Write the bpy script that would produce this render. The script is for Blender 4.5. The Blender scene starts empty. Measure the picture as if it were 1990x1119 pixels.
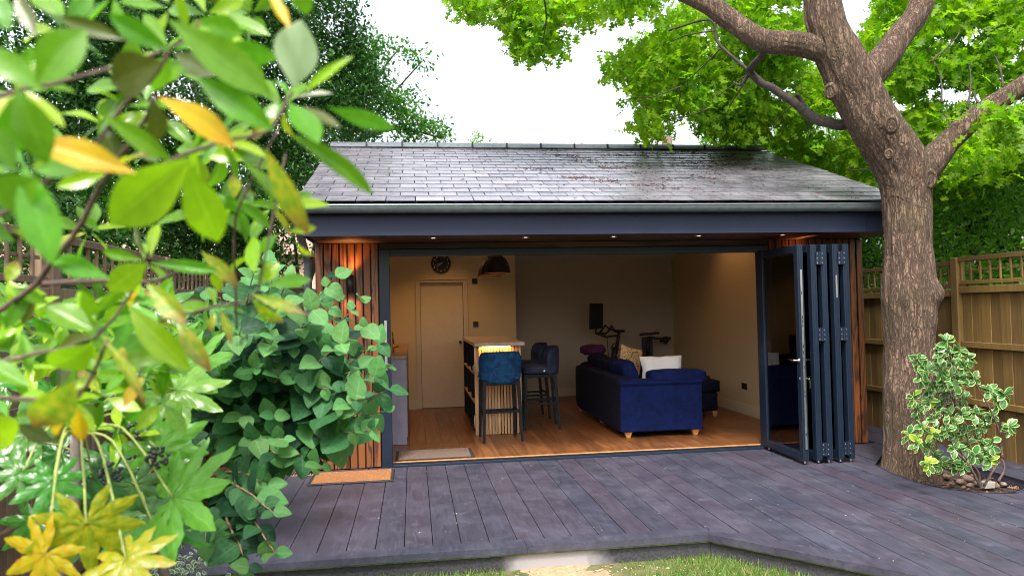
import bpy, math, random
import numpy as np
from mathutils import Vector, Matrix, noise
random.seed(7); RS = np.random.RandomState(7)
C = bpy.context.scene.collection
SC = bpy.context.scene

# ------------------------------------------------------------------ camera
CAMP = (0.2268, -7.5315, 1.5516)
YAW, PITCH, ROLL, FPX = 0.1356, 0.0268, -0.0217, 1420.22
_f = Vector((math.sin(YAW)*math.cos(PITCH), math.cos(YAW)*math.cos(PITCH), math.sin(PITCH)))
_r = Vector((math.cos(YAW), -math.sin(YAW), 0)); _u = _r.cross(_f)
_r2 = _r*math.cos(ROLL)+_u*math.sin(ROLL); _u2 = -_r*math.sin(ROLL)+_u*math.cos(ROLL)
cd = bpy.data.cameras.new('camera'); cam = bpy.data.objects.new('camera', cd); C.objects.link(cam)
m = Matrix((( _r2.x, _u2.x, -_f.x, CAMP[0]), (_r2.y, _u2.y, -_f.y, CAMP[1]), (_r2.z, _u2.z, -_f.z, CAMP[2]), (0, 0, 0, 1)))
cam.matrix_world = m
cd.sensor_width = 36; cd.lens = FPX/1990*36; cd.clip_start = 0.05; cd.clip_end = 500
cd.dof.use_dof = True; cd.dof.focus_distance = 6.0; cd.dof.aperture_fstop = 2.7
SC.camera = cam

# ------------------------------------------------------------------ light
SUN_EL, SUN_AZ = math.radians(56), math.radians(200)      # azimuth clockwise from +Y
w = bpy.data.worlds.new('World'); SC.world = w; w.use_nodes = True
nt = w.node_tree; nt.nodes.clear()
sky = nt.nodes.new('ShaderNodeTexSky'); sky.sky_type = 'NISHITA'; sky.sun_disc = False
sky.sun_elevation = SUN_EL; sky.sun_rotation = SUN_AZ; sky.air_density = 1.6; sky.dust_density = 6.0; sky.ozone_density = 1.0
hs = nt.nodes.new('ShaderNodeHueSaturation'); hs.inputs['Saturation'].default_value = 0.42
bg = nt.nodes.new('ShaderNodeBackground'); bg.inputs['Strength'].default_value = 0.15
wo = nt.nodes.new('ShaderNodeOutputWorld')
nt.links.new(sky.outputs[0], hs.inputs['Color']); nt.links.new(hs.outputs[0], bg.inputs['Color']); nt.links.new(bg.outputs[0], wo.inputs[0])
sl = bpy.data.lights.new('sun', 'SUN'); sl.energy = 1.5; sl.angle = math.radians(11); sl.color = (1.0, 0.96, 0.9)
so = bpy.data.objects.new('sun', sl); C.objects.link(so)
sd = Vector((math.sin(SUN_AZ)*math.cos(SUN_EL), math.cos(SUN_AZ)*math.cos(SUN_EL), math.sin(SUN_EL)))
so.rotation_euler = sd.to_track_quat('Z', 'Y').to_euler()
vs = SC.view_settings; vs.view_transform = 'Standard'; vs.look = 'None'; vs.gamma = 1; vs.use_curve_mapping = False
vs.exposure = 1.58
SC.cycles.max_bounces = 8; SC.cycles.diffuse_bounces = 4; SC.cycles.glossy_bounces = 4; SC.cycles.transparent_max_bounces = 12
SC.cycles.filter_width = 1.0; SC.cycles.use_denoising = True; SC.cycles.sample_clamp_indirect = 6

# ------------------------------------------------------------------ helpers
def ray(px, py):
    return _f + _r2*((px-995)/FPX) - _u2*((py-559.5)/FPX)
def at(px, py, Y):                       # point on the plane y = Y
    d = ray(px, py); t = (Y-CAMP[1])/d.y; return Vector(CAMP)+d*t
def atd(px, py, dist):                   # point at a distance from the viewer
    return Vector(CAMP)+ray(px, py)*dist
WM = {}
def setp(o, label=None, cat=None, group=None, kind=None):
    if label: o['label'] = label
    if cat: o['category'] = cat
    if group: o['group'] = group
    if kind: o['kind'] = kind
    return o
def empty(name, loc, rz=0, **k):
    o = bpy.data.objects.new(name, None); C.objects.link(o); o.empty_display_size = .1
    o.location = loc; o.rotation_euler = (0, 0, rz)
    WM[o.name] = Matrix.Translation(Vector(loc)) @ Matrix.Rotation(rz, 4, 'Z')
    return setp(o, **k)
def link(name, me, mat=None, parent=None, local=False, matrix=None, **k):
    o = bpy.data.objects.new(name, me); C.objects.link(o)
    if mat is not None and not len(me.materials): me.materials.append(mat)
    M = matrix if matrix is not None else Matrix.Identity(4)
    if parent is not None:
        o.parent = parent
        if local:
            o.matrix_basis = M; WM[o.name] = WM[parent.name] @ M
        else:
            o.matrix_parent_inverse = WM[parent.name].inverted(); o.matrix_basis = M; WM[o.name] = M.copy()
    else:
        o.matrix_basis = M; WM[o.name] = M.copy()
    return setp(o, **k)
class MB:
    def __init__(s): s.v = []; s.f = []; s.uv = None
    def add(s, vs, fs):
        b = len(s.v); s.v += [tuple(v) for v in vs]; s.f += [tuple(i+b for i in f) for f in fs]; return s
    def box(s, x0, x1, y0, y1, z0, z1, M=None):
        vs = [Vector((x, y, z)) for z in (z0, z1) for y in (y0, y1) for x in (x0, x1)]
        if M is not None: vs = [M @ v for v in vs]
        return s.add(vs, [(0, 2, 3, 1), (4, 5, 7, 6), (0, 1, 5, 4), (2, 6, 7, 3), (0, 4, 6, 2), (1, 3, 7, 5)])
    def cbox(s, x0, x1, y0, y1, z0, z1, c=.004, M=None):      # box with chamfered edges
        vs = []; X = (x0, x1); Y = (y0, y1); Z = (z0, z1); ix = {}
        for a in (0, 1):
            for b in (0, 1):
                for d in (0, 1):
                    sx, sy, sz = (1 if a == 0 else -1), (1 if b == 0 else -1), (1 if d == 0 else -1)
                    for ax in range(3):
                        p = [X[a]+sx*c, Y[b]+sy*c, Z[d]+sz*c]; p[ax] = (X[a], Y[b], Z[d])[ax]
                        ix[(a, b, d, ax)] = len(vs); vs.append(Vector(p))
        F = []
        for ax in range(3):
            for e in (0, 1):
                o = [q for q in range(3) if q != ax]; loop = []
                for (i, j) in ((0, 0), (1, 0), (1, 1), (0, 1)):
                    k = [0, 0, 0]; k[ax] = e; k[o[0]] = i; k[o[1]] = j; loop.append(ix[(*k, ax)])
                F.append(tuple(loop) if (e == 1) == (ax != 1) else tuple(reversed(loop)))
        for ax in range(3):
            o = [q for q in range(3) if q != ax]
            for i in (0, 1):
                for j in (0, 1):
                    k0 = [0, 0, 0]; k0[o[0]] = i; k0[o[1]] = j; k1 = list(k0); k1[ax] = 1
                    F.append((ix[(*k0, o[0])], ix[(*k0, o[1])], ix[(*k1, o[1])], ix[(*k1, o[0])]))
        for a in (0, 1):
            for b in (0, 1):
                for d in (0, 1): F.append(tuple(ix[(a, b, d, q)] for q in range(3)))
        if M is not None: vs = [M @ v for v in vs]
        return s.add(vs, F)
    def prism(s, poly, z0, z1, M=None):                       # 2D polygon extruded in z
        n = len(poly); vs = [Vector((p[0], p[1], z0)) for p in poly]+[Vector((p[0], p[1], z1)) for p in poly]
        if M is not None: vs = [M @ v for v in vs]
        fs = [tuple(range(n-1, -1, -1)), tuple(range(n, 2*n))]+[(i, (i+1) % n, n+(i+1) % n, n+i) for i in range(n)]
        return s.add(vs, fs)
    def extr(s, prof, x0, x1, axis='x'):                      # profile (y,z) extruded along x, or (x,z) along y
        n = len(prof)
        if axis == 'x': vs = [(x0, a, b) for a, b in prof]+[(x1, a, b) for a, b in prof]
        else: vs = [(a, x0, b) for a, b in prof]+[(a, x1, b) for a, b in prof]
        return s.add(vs, [tuple(range(n-1, -1, -1)), tuple(range(n, 2*n))]+[(i, (i+1) % n, n+(i+1) % n, n+i) for i in range(n)])
    def tube(s, pts, rad, n=8, cap=True):
        pts = [Vector(p) for p in pts]; k = len(pts)
        if not hasattr(rad, '__len__'): rad = [rad]*k
        t = (pts[1]-pts[0]).normalized(); a = t.orthogonal().normalized(); vs = []
        for i, p in enumerate(pts):
            t2 = (pts[min(i+1, k-1)]-pts[max(i-1, 0)]).normalized()
            a = (a-t2*a.dot(t2)).normalized(); b = t2.cross(a)
            for j in range(n):
                th = 2*math.pi*j/n; vs.append(p+(a*math.cos(th)+b*math.sin(th))*rad[i])
        fs = [(i*n+j, i*n+(j+1) % n, (i+1)*n+(j+1) % n, (i+1)*n+j) for i in range(k-1) for j in range(n)]
        if cap: fs += [tuple(range(n-1, -1, -1)), tuple(range((k-1)*n, k*n))]
        return s.add(vs, fs)
    def lathe(s, prof, n=20, o=(0, 0, 0), M=None):
        vs = []
        for r, z in prof:
            for j in range(n):
                th = 2*math.pi*j/n; vs.append(Vector((o[0]+r*math.cos(th), o[1]+r*math.sin(th), o[2]+z)))
        if M is not None: vs = [M @ v for v in vs]
        k = len(prof)
        return s.add(vs, [(i*n+j, i*n+(j+1) % n, (i+1)*n+(j+1) % n, (i+1)*n+j) for i in range(k-1) for j in range(n)])
    def mesh(s, name, smooth=False):
        me = bpy.data.meshes.new(name); me.from_pydata(s.v, [], s.f); me.update()
        if smooth: me.polygons.foreach_set('use_smooth', [True]*len(me.polygons))
        return me
    def build(s, name, mat, parent=None, smooth=False, **k):
        return link(name, s.mesh(name, smooth), mat, parent, **k)
def softmesh(name, mat, x0, x1, y0, y1, z0, z1, bulge=.25, parent=None, n=12, M=None, wr=.004, seed=0, **k):
    """a cushion-like box: rounded, slightly puffed and wrinkled"""
    mb = MB(); cx, cy, cz = (x0+x1)/2, (y0+y1)/2, (z0+z1)/2; hx, hy, hz = (x1-x0)/2, (y1-y0)/2, (z1-z0)/2
    vs = []; idx = {}
    def P(i, j, l):
        q = (i, j, l)
        if q in idx: return idx[q]
        a, b, c = 2*i/n-1, 2*j/n-1, 2*l/n-1
        e = 1/bulge*1.0
        L = (abs(a)**e+abs(b)**e+abs(c)**e)**(1/e); mx = max(abs(a), abs(b), abs(c)); g = mx/L if L else 0
        v = Vector((a*g*hx, b*g*hy, c*g*hz))
        v += v.normalized()*noise.noise(Vector((a*2+seed, b*2, c*2+seed*2)))*wr*2
        idx[q] = len(vs); vs.append(v+Vector((cx, cy, cz))); return idx[q]
    fs = []
    for i in range(n):
        for j in range(n):
            fs += [(P(i, j, 0), P(i, j+1, 0), P(i+1, j+1, 0), P(i+1, j, 0)), (P(i, j, n), P(i+1, j, n), P(i+1, j+1, n), P(i, j+1, n)),
                   (P(i, 0, j), P(i+1, 0, j), P(i+1, 0, j+1), P(i, 0, j+1)), (P(i, n, j), P(i, n, j+1), P(i+1, n, j+1), P(i+1, n, j)),
                   (P(0, i, j), P(0, i, j+1), P(0, i+1, j+1), P(0, i+1, j)), (P(n, i, j), P(n, i+1, j), P(n, i+1, j+1), P(n, i, j+1))]
    if M is not None: vs = [M @ v for v in vs]
    mb.add(vs, fs)
    return mb.build(name, mat, parent, smooth=True, **k)
def copy_tree(o, parent=None):
    c = o.copy(); C.objects.link(c); c.parent = parent; WM[c.name] = WM.get(o.name, Matrix.Identity(4)).copy()
    for ch in [x for x in bpy.data.objects if x.parent == o]: copy_tree(ch, c)
    return c
def fast(name, verts, faces, uv=None, smooth=True):
    """verts (N,3) array, faces (M,k) array"""
    me = bpy.data.meshes.new(name); verts = np.asarray(verts, np.float32); faces = np.asarray(faces, np.int32)
    nf, k = faces.shape
    me.vertices.add(len(verts)); me.vertices.foreach_set('co', verts.ravel())
    me.loops.add(nf*k); me.loops.foreach_set('vertex_index', faces.ravel())
    me.polygons.add(nf); me.polygons.foreach_set('loop_start', np.arange(0, nf*k, k, dtype=np.int32))
    me.update(calc_edges=True)
    if smooth: me.polygons.foreach_set('use_smooth', np.ones(nf, dtype=bool))
    if uv is not None:
        l = me.uv_layers.new(name='UVMap'); l.data.foreach_set('uv', np.asarray(uv, np.float32)[faces.ravel()].ravel())
    return me

# ------------------------------------------------------------------ materials
class N:
    def __init__(s, name):
        s.m = bpy.data.materials.new(name); s.m.use_nodes = True; s.t = s.m.node_tree; s.t.nodes.clear()
        s.out = s.n('ShaderNodeOutputMaterial'); s.p = s.n('ShaderNodeBsdfPrincipled'); s.l(s.p.outputs[0], s.out.inputs[0])
    def n(s, t, **k):
        x = s.t.nodes.new(t)
        for a, b in k.items():
            if a in x.inputs: x.inputs[a].default_value = b
            else: setattr(x, a, b)
        return x
    def l(s, a, b): s.t.links.new(a, b)
    def coords(s, scale=(1, 1, 1), rnd=True, uv=False):
        tc = s.n('ShaderNodeTexCoord'); src = tc.outputs['UV' if uv else 'Object']
        mp = s.n('ShaderNodeMapping'); mp.inputs['Scale'].default_value = scale; s.l(src, mp.inputs['Vector'])
        if rnd:
            oi = s.n('ShaderNodeObjectInfo'); mu = s.n('ShaderNodeMath', operation='MULTIPLY'); mu.inputs[1].default_value = 57.0
            s.l(oi.outputs['Random'], mu.inputs[0])
            cb = s.n('ShaderNodeCombineXYZ')
            for i in range(3): s.l(mu.outputs[0], cb.inputs[i])
            s.l(cb.outputs[0], mp.inputs['Location'])
        return mp.outputs[0]
    def noise(s, vec, scale, detail=4, rough=.55, dist=0):
        x = s.n('ShaderNodeTexNoise'); x.inputs['Scale'].default_value = scale; x.inputs['Detail'].default_value = detail
        x.inputs['Roughness'].default_value = rough; x.inputs['Distortion'].default_value = dist; s.l(vec, x.inputs['Vector']); return x.outputs[0]
    def ramp(s, fac, stops):
        x = s.n('ShaderNodeValToRGB'); e = x.color_ramp.elements
        while len(e) < len(stops): e.new(.5)
        for a, (p, c) in zip(e, stops): a.position = p; a.color = (*c, 1) if len(c) == 3 else c
        s.l(fac, x.inputs[0]); return x.outputs[0]
    def mix(s, fac, a, b, mode='MIX'):
        x = s.n('ShaderNodeMix', data_type='RGBA', blend_type=mode)
        for sock, v in ((x.inputs[0], fac), (x.inputs[6], a), (x.inputs[7], b)):
            if isinstance(v, (int, float)): sock.default_value = v
            elif isinstance(v, tuple): sock.default_value = (*v, 1)
            else: s.l(v, sock)
        return x.outputs[2]
    def math(s, op, a, b=None):
        x = s.n('ShaderNodeMath', operation=op)
        for i, v in enumerate((a, b)):
            if v is None: continue
            if isinstance(v, (int, float)): x.inputs[i].default_value = v
            else: s.l(v, x.inputs[i])
        return x.outputs[0]
    def rnd(s):
        return s.n('ShaderNodeObjectInfo').outputs['Random']
    def base(s, c):
        if isinstance(c, tuple): s.p.inputs['Base Color'].default_value = (*c, 1)
        else: s.l(c, s.p.inputs['Base Color'])
        return s
    def set(s, **k):
        for a, b in k.items():
            i = s.p.inputs[a.replace('_', ' ')]
            if isinstance(b, (int, float)): i.default_value = b
            elif isinstance(b, tuple): i.default_value = (*b, 1) if len(b) == 3 else b
            else: s.l(b, i)
        return s
    def bump(s, h, strength=.4, dist=.01):
        b = s.n('ShaderNodeBump'); b.inputs['Strength'].default_value = strength; b.inputs['Distance'].default_value = dist
        s.l(h, b.inputs['Height']); s.l(b.outputs[0], s.p.inputs['Normal']); return s
def plain(name, c, rough=.6, metal=0, var=.08, nscale=20, bump=.0, **k):
    a = N(name); v = a.coords(rnd=False); n = a.noise(v, nscale, 3)
    dark = tuple(x*(1-var*2) for x in c); lite = tuple(min(1, x*(1+var*2)) for x in c)
    a.base(a.ramp(n, [(.3, dark), (.7, lite)])).set(Roughness=rough, Metallic=metal, **k)
    if bump: a.bump(n, bump, .002)
    return a.m

def wood(name, c0, c1, axis=1, scale=1.0, rough=.6, ring=9.0, dist=6.0, bump=.15, var=.25, contrast=(.25, .75), bd=.002, spec=.5, mult=46.0):
    """grain stretched along axis; every board gets its own offset and tone"""
    a = N(name); st = [1, 1, 1]; st[axis] = .10
    v = a.coords(tuple(q*scale for q in st)); n1 = a.noise(v, ring, 3, .5, dist*.12)
    wv = a.n('ShaderNodeMath', operation='SINE'); a.l(a.math('MULTIPLY', n1, mult), wv.inputs[0])
    f = a.math('MULTIPLY_ADD', wv.outputs[0], .5); f.node.inputs[2].default_value = .5
    fine = a.noise(v, 160, 2, .6)
    g = a.math('ADD', a.math('MULTIPLY', f, .65), a.math('MULTIPLY', fine, .35))
    col = a.ramp(g, [(contrast[0], c0), (contrast[1], c1)])
    tone = a.ramp(a.rnd(), [(0, (1-var,)*3), (1, (1+var*.3,)*3)])
    big = a.ramp(a.noise(a.coords((1, 1, 1), False), 2.3, 3), [(.3, (.82,)*3), (.7, (1.06,)*3)])
    a.base(a.mix(1.0, a.mix(1.0, col, tone, 'MULTIPLY'), big, 'MULTIPLY')).set(Roughness=rough)
    a.p.inputs['Specular IOR Level'].default_value = spec
    a.bump(g, bump, bd); return a.m

def leafmat(name, top, under=None, trans=.45, rough=.35, vein=True, edge=None, tip=None, var=.35, vscale=26, hue=.03, blotch=None):
    a = N(name); tc = a.n('ShaderNodeTexCoord'); sep = a.n('ShaderNodeSeparateXYZ'); a.l(tc.outputs['UV'], sep.inputs[0])
    u, v = sep.outputs[0], sep.outputs[1]            # u 0..1 across (0.5 = midrib), v 0..1 along
    ax = a.math('ABSOLUTE', a.math('SUBTRACT', u, .5))
    col = a.n('ShaderNodeRGB').outputs[0]; col.default_value = (*top, 1)
    nz = a.noise(a.coords((1, 1, 1)), 9, 3)
    if blotch: col = a.mix(a.ramp(nz, [(.42, (0,)*3), (.66, (1,)*3)]), col, blotch)
    col = a.mix(1.0, col, a.ramp(nz, [(.3, (1-var*.6,)*3), (.7, (1+var*.35,)*3)]), 'MULTIPLY')
    if tip: col = a.mix(a.ramp(v, [(.6, (0,)*3), (.95, (.85,)*3)]), col, tip)
    if edge:
        e = a.math('ADD', ax, a.math('MULTIPLY', a.math('SUBTRACT', nz, .5), .25))
        ve = a.ramp(v, [(0, (.0,)*3), (.10, (0,)*3), (.85, (0,)*3), (.97, (.9,)*3)])
        col = a.mix(a.ramp(e, [(.35, (0,)*3), (.41, (1,)*3)]), col, edge); col = a.mix(ve, col, edge)
    if vein:
        mid = a.ramp(ax, [(.0, (.45,)*3), (.03, (0,)*3)])
        sv = a.math('SINE', a.math('MULTIPLY', a.math('SUBTRACT', v, a.math('MULTIPLY', ax, .55)), vscale*2.6))
        side = a.ramp(sv, [(.93, (0,)*3), (1.0, (.10,)*3)])
        pale = tuple(min(1, x*1.6+.05) for x in top)
        col = a.mix(mid, col, pale); col = a.mix(side, col, pale)
        bp = a.n('ShaderNodeBump'); bp.inputs['Strength'].default_value = .10; bp.inputs['Distance'].default_value = .004
        a.l(sv, bp.inputs['Height']); a.l(bp.outputs[0], a.p.inputs['Normal'])
    h = a.n('ShaderNodeHueSaturation'); a.l(col, h.inputs['Color'])
    rr = a.rnd(); hh = a.math('ADD', a.math('MULTIPLY', a.math('SUBTRACT', rr, .5), hue), .5); a.l(hh, h.inputs['Hue'])
    vv = a.math('ADD', a.math('MULTIPLY', a.math('FRACT', a.math('MULTIPLY', rr, 7.31)), var), 1-var*.5); a.l(vv, h.inputs['Value'])
    col = h.outputs[0]
    if under:
        geo = a.n('ShaderNodeNewGeometry'); col2 = a.mix(geo.outputs['Backfacing'], col, under)
    else: col2 = col
    a.base(col2).set(Roughness=rough, Specular_IOR_Level=.5 if rough < .5 else .25)
    tr = a.n('ShaderNodeBsdfTranslucent'); tcol = a.mix(1.0, col, (1.25, 1.45, .55), 'MULTIPLY'); a.l(tcol, tr.inputs['Color'])
    ms = a.n('ShaderNodeMixShader'); ms.inputs[0].default_value = trans; a.l(a.p.outputs[0], ms.inputs[1]); a.l(tr.outputs[0], ms.inputs[2])
    a.l(ms.outputs[0], a.out.inputs[0]); return a.m
def crownmat(name, dark, lite, trans=.45, rough=.45):
    """leaf colour changes from leaf to leaf by island, with clumps of lighter growth"""
    a = N(name); geo = a.n('ShaderNodeNewGeometry'); ri = geo.outputs['Random Per Island']
    nz = a.noise(a.coords(rnd=False), 1.1, 3)
    f = a.math('ADD', a.math('MULTIPLY', ri, .55), a.math('MULTIPLY', a.math('SUBTRACT', nz, .3), 1.1))
    col = a.ramp(f, [(.1, dark), (.9, lite)])
    a.base(col).set(Roughness=rough, Specular_IOR_Level=.22)
    tr = a.n('ShaderNodeBsdfTranslucent'); a.l(a.mix(1.0, col, (1.3, 1.5, .5), 'MULTIPLY'), tr.inputs['Color'])
    ms = a.n('ShaderNodeMixShader'); ms.inputs[0].default_value = trans; a.l(a.p.outputs[0], ms.inputs[1]); a.l(tr.outputs[0], ms.inputs[2])
    a.l(ms.outputs[0], a.out.inputs[0]); return a.m
def emit(name, c, s):
    a = N(name); e = a.n('ShaderNodeEmission'); e.inputs[0].default_value = (*c, 1); e.inputs[1].default_value = s; a.l(e.outputs[0], a.out.inputs[0]); return a.m

# deck: dark composite, purple grey, pale scuffs
a = N('deck_composite'); v = a.coords((1, .12, 1)); g = a.noise(v, 38, 4, .6, .8); wv = a.math('SINE', a.math('MULTIPLY', a.noise(a.coords((1, .1, 1)), 5, 2), 90.0))
blo = a.noise(a.coords(rnd=False), 2.6, 6, .62); blo2 = a.noise(a.coords(rnd=False), 9, 5, .65)
tone = a.ramp(a.rnd(), [(0, (.040, .033, .050)), (.35, (.029, .032, .052)), (.7, (.044, .037, .056)), (1, (.031, .035, .057))])
c_ = a.mix(a.ramp(blo, [(.44, (0,)*3), (.78, (.45,)*3)]), tone, (.085, .084, .118))
c_ = a.mix(a.ramp(blo2, [(.56, (0,)*3), (.80, (.35,)*3)]), c_, (.14, .14, .175))
c_ = a.mix(1.0, c_, a.ramp(g, [(.3, (.66,)*3), (.7, (1.2,)*3)]), 'MULTIPLY')
spk = a.n('ShaderNodeTexVoronoi'); spk.inputs['Scale'].default_value = 60; a.l(a.coords(rnd=False), spk.inputs['Vector'])
a.base(c_).set(Roughness=a.ramp(blo, [(.3, (.42,)*3), (.7, (.6,)*3)]))
a.bump(a.math('ADD', g, a.math('MULTIPLY', wv, .12)), .35, .002); M_deck = a.m
M_deckedge = M_deck
a = N('fascia_stone'); n = a.noise(a.coords(rnd=False), 3.0, 5, .6); n2 = a.noise(a.coords(rnd=False), 70, 3)
pale = a.n('ShaderNodeSeparateXYZ'); a.l(a.n('ShaderNodeTexCoord').outputs['Object'], pale.inputs[0])
dx = a.math('ABSOLUTE', a.math('SUBTRACT', pale.outputs[0], 1.15)); dx = a.math('ADD', dx, a.math('MULTIPLY', a.math('SUBTRACT', n, .5), .5))
c_ = a.mix(a.ramp(n2, [(.4, (0,)*3), (.6, (1,)*3)]), (.022, .022, .028), (.045, .042, .048))
c_ = a.mix(a.ramp(dx, [(.28, (1,)*3), (.42, (0,)*3)]), c_, (.27, .255, .26)); a.base(c_).set(Roughness=.8); a.bump(n2, .3, .003); M_fasc = a.m
M_algae = plain('green_algae', (.10, .13, .03), .7, var=.3)
M_slate = None
a = N('roof_slate'); n = a.noise(a.coords((1, 1, 1)), 6, 4, .6); n2 = a.noise(a.coords((1, 1, 1)), 60, 4, .6); n3 = a.noise(a.coords(rnd=False), 1.3, 4, .6)
t = a.ramp(a.rnd(), [(0, (.10, .092, .118)), (.35, (.17, .16, .19)), (.7, (.13, .122, .15)), (1, (.20, .19, .22))])
c_ = a.mix(1.0, t, a.ramp(n, [(.3, (.75,)*3), (.7, (1.2,)*3)]), 'MULTIPLY'); c_ = a.mix(a.ramp(n3, [(.55, (0,)*3), (.8, (.35,)*3)]), c_, (.15, .145, .13))
a.base(c_).set(Roughness=a.ramp(n, [(.3, (.24,)*3), (.7, (.40,)*3)])); a.bump(n2, .12, .002); a.p.inputs['Specular IOR Level'].default_value = 1.0; a.p.inputs['IOR'].default_value = 1.7; a.p.inputs['Coat Weight'].default_value = .5; a.p.inputs['Coat Roughness'].default_value = .30; M_slate = a.m
M_ridge = plain('ridge_clay_grey', (.085, .10, .115), .42, var=.15)
a = N('zinc_gutter'); n = a.noise(a.coords(rnd=False), 14, 4); a.base(a.ramp(n, [(.3, (.13, .16, .175)), (.7, (.19, .225, .24))])).set(Roughness=.42, Metallic=.55); a.bump(a.noise(a.coords(rnd=False), 60, 3), .2, .002); M_zinc = a.m
M_anth = plain('anthracite_aluminium', (.008, .015, .029), .36, .0, var=.06, Specular_IOR_Level=.32)
M_anthd = plain('anthracite_dark', (.016, .024, .036), .4, .0, var=.06)
M_fascia = plain('anthracite_fascia', (.014, .020, .044), .5, .0, var=.05, nscale=3, Specular_IOR_Level=.22)
M_char = wood('charred_larch', (.030, .010, .004), (.20, .066, .016), 2, 1.0, .5, 4.5, 5, .5, .35, (.12, .50), .003, mult=75.0)
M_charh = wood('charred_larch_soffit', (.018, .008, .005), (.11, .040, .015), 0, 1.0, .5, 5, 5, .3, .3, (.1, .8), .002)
M_black = plain('black_powder_coat', (.006, .006, .008), .5, var=.1)
M_blackwood = plain('black_stained_wood', (.003, .004, .007), .5, var=.15, nscale=40, Specular_IOR_Level=.2)
M_oakfloor = wood('oak_floor', (.12, .045, .015), (.215, .088, .032), 1, .8, .34, 6, 5, .10, .28, (.15, .85), .001)
M_oakslat = wood('oak_slat', (.40, .225, .11), (.50, .30, .15), 2, 1.0, .5, 5, 3, .08, .35)
M_legwood = plain('light_wood_feet', (.50, .22, .07), .45, var=.15)
M_wall = plain('cream_paint', (.52, .42, .25), .75, var=.03, nscale=60, bump=.1)
M_wallback = plain('taupe_paint', (.42, .35, .27), .8, var=.03, nscale=60, bump=.1)
M_wallr = plain('sand_paint', (.54, .42, .25), .8, var=.03, nscale=60, bump=.1)
M_trimw = plain('cream_eggshell', (.52, .44, .31), .45, var=.02)
M_ceil = plain('ceiling_paint', (.55, .50, .42), .85, var=.02)
M_conc = plain('lilac_grey_panel', (.21, .19, .25), .55, var=.06, nscale=8)
M_top = plain('concrete_worktop', (.36, .30, .25), .38, var=.1, nscale=12)
M_glass = None
a = N('door_glass'); a.base((.9, .93, .95)).set(Roughness=0.0, Transmission_Weight=1.0, IOR=1.45)
tp = a.n('ShaderNodeBsdfTransparent'); tp.inputs[0].default_value = (.80, .84, .86, 1)
gl = a.n('ShaderNodeBsdfGlossy'); gl.inputs['Roughness'].default_value = .0; fr = a.n('ShaderNodeFresnel'); fr.inputs[0].default_value = 1.55
ms = a.n('ShaderNodeMixShader'); a.l(fr.outputs[0], ms.inputs[0]); a.l(tp.outputs[0], ms.inputs[1]); a.l(gl.outputs[0], ms.inputs[2]); a.l(ms.outputs[0], a.out.inputs[0]); M_glass = a.m
M_steel = plain('brushed_steel', (.62, .62, .62), .3, 1.0, var=.05)
M_chrome = plain('chrome', (.75, .75, .75), .12, 1.0, var=.02)
def velvet(name, c, c2):
    a = N(name); n = a.noise(a.coords(rnd=False), 11, 4, .6, 1.0); n2 = a.noise(a.coords(rnd=False), 350, 2)
    a.base(a.ramp(n, [(.38, c), (.64, c2)])).set(Roughness=.8, Sheen_Weight=.06, Specular_IOR_Level=.15, Sheen_Roughness=.35, Sheen_Tint=tuple(min(1, x*6+.05) for x in c2)); a.bump(n2, .25, .001); return a.m
M_navy = velvet('navy_velvet', (.0008, .005, .036), (.002, .009, .066))
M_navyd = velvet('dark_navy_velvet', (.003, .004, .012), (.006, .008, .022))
M_blue = velvet('petrol_blue_velvet', (.004, .025, .075), (.010, .060, .145))
M_greyv = velvet('grey_blue_velvet', (.016, .022, .045), (.03, .038, .07))
a = N('coir'); n = a.noise(a.coords(rnd=False), 120, 3, .8); n2 = a.noise(a.coords((1, 6, 1), False), 30, 3)
a.base(a.ramp(n, [(.3, (.15, .055, .016)), (.7, (.40, .18, .065))])).set(Roughness=.95); a.bump(a.math('ADD', n, n2), 1.0, .008); M_coir = a.m
a = N('mat_pile'); n = a.noise(a.coords(rnd=False), 160, 3, .8)
a.base(a.ramp(n, [(.3, (.085, .055, .042)), (.7, (.165, .115, .09))])).set(Roughness=.95); a.bump(n, 1.0, .005); M_pile = a.m
M_rubber = plain('black_rubber', (.014, .013, .016), .7, var=.1)
M_white = plain('white_cotton', (.74, .72, .72), .85, var=.03, nscale=6)
a = N('printed_cushion'); vv = a.n('ShaderNodeTexVoronoi'); vv.inputs['Scale'].default_value = 14; a.l(a.coords(rnd=False), vv.inputs['Vector'])
n = a.noise(a.coords(rnd=False), 22, 4, .6, 1.5); c_ = a.ramp(n, [(.40, (.16, .075, .05)), (.50, (.55, .36, .16)), (.60, (.60, .42, .2)), (.68, (.13, .04, .05))]); a.base(c_).set(Roughness=.85); M_print = a.m
M_purple = velvet('purple_throw', (.035, .008, .035), (.06, .015, .055))
a = N('fence_board'); v = a.coords((1, 1, .05)); g = a.noise(v, 40, 4, .6, .6); kn = a.n('ShaderNodeTexVoronoi'); kn.inputs['Scale'].default_value = 3.2; a.l(a.coords((1, 1, .6)), kn.inputs['Vector'])
t = a.ramp(a.rnd(), [(0, (.115, .066, .020)), (.5, (.155, .096, .026)), (1, (.19, .118, .032))]); c_ = a.mix(1.0, t, a.ramp(g, [(.3, (.72,)*3), (.7, (1.15,)*3)]), 'MULTIPLY')
c_ = a.mix(a.ramp(kn.outputs['Distance'], [(.02, (.8,)*3), (.07, (0,)*3)]), c_, (.09, .045, .015)); st = a.noise(a.coords((1, 1, .5), False), 1.6, 5)
c_ = a.mix(1.0, c_, a.ramp(st, [(.3, (.68, .66, .6)), (.7, (1.1, 1.06, .95))]), 'MULTIPLY'); a.base(c_).set(Roughness=.75); a.bump(g, .4, .003); M_fence = a.m
a = N('fence_board_weathered'); v = a.coords((1, 1, .05)); g = a.noise(v, 40, 4, .6, .6)
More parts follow.
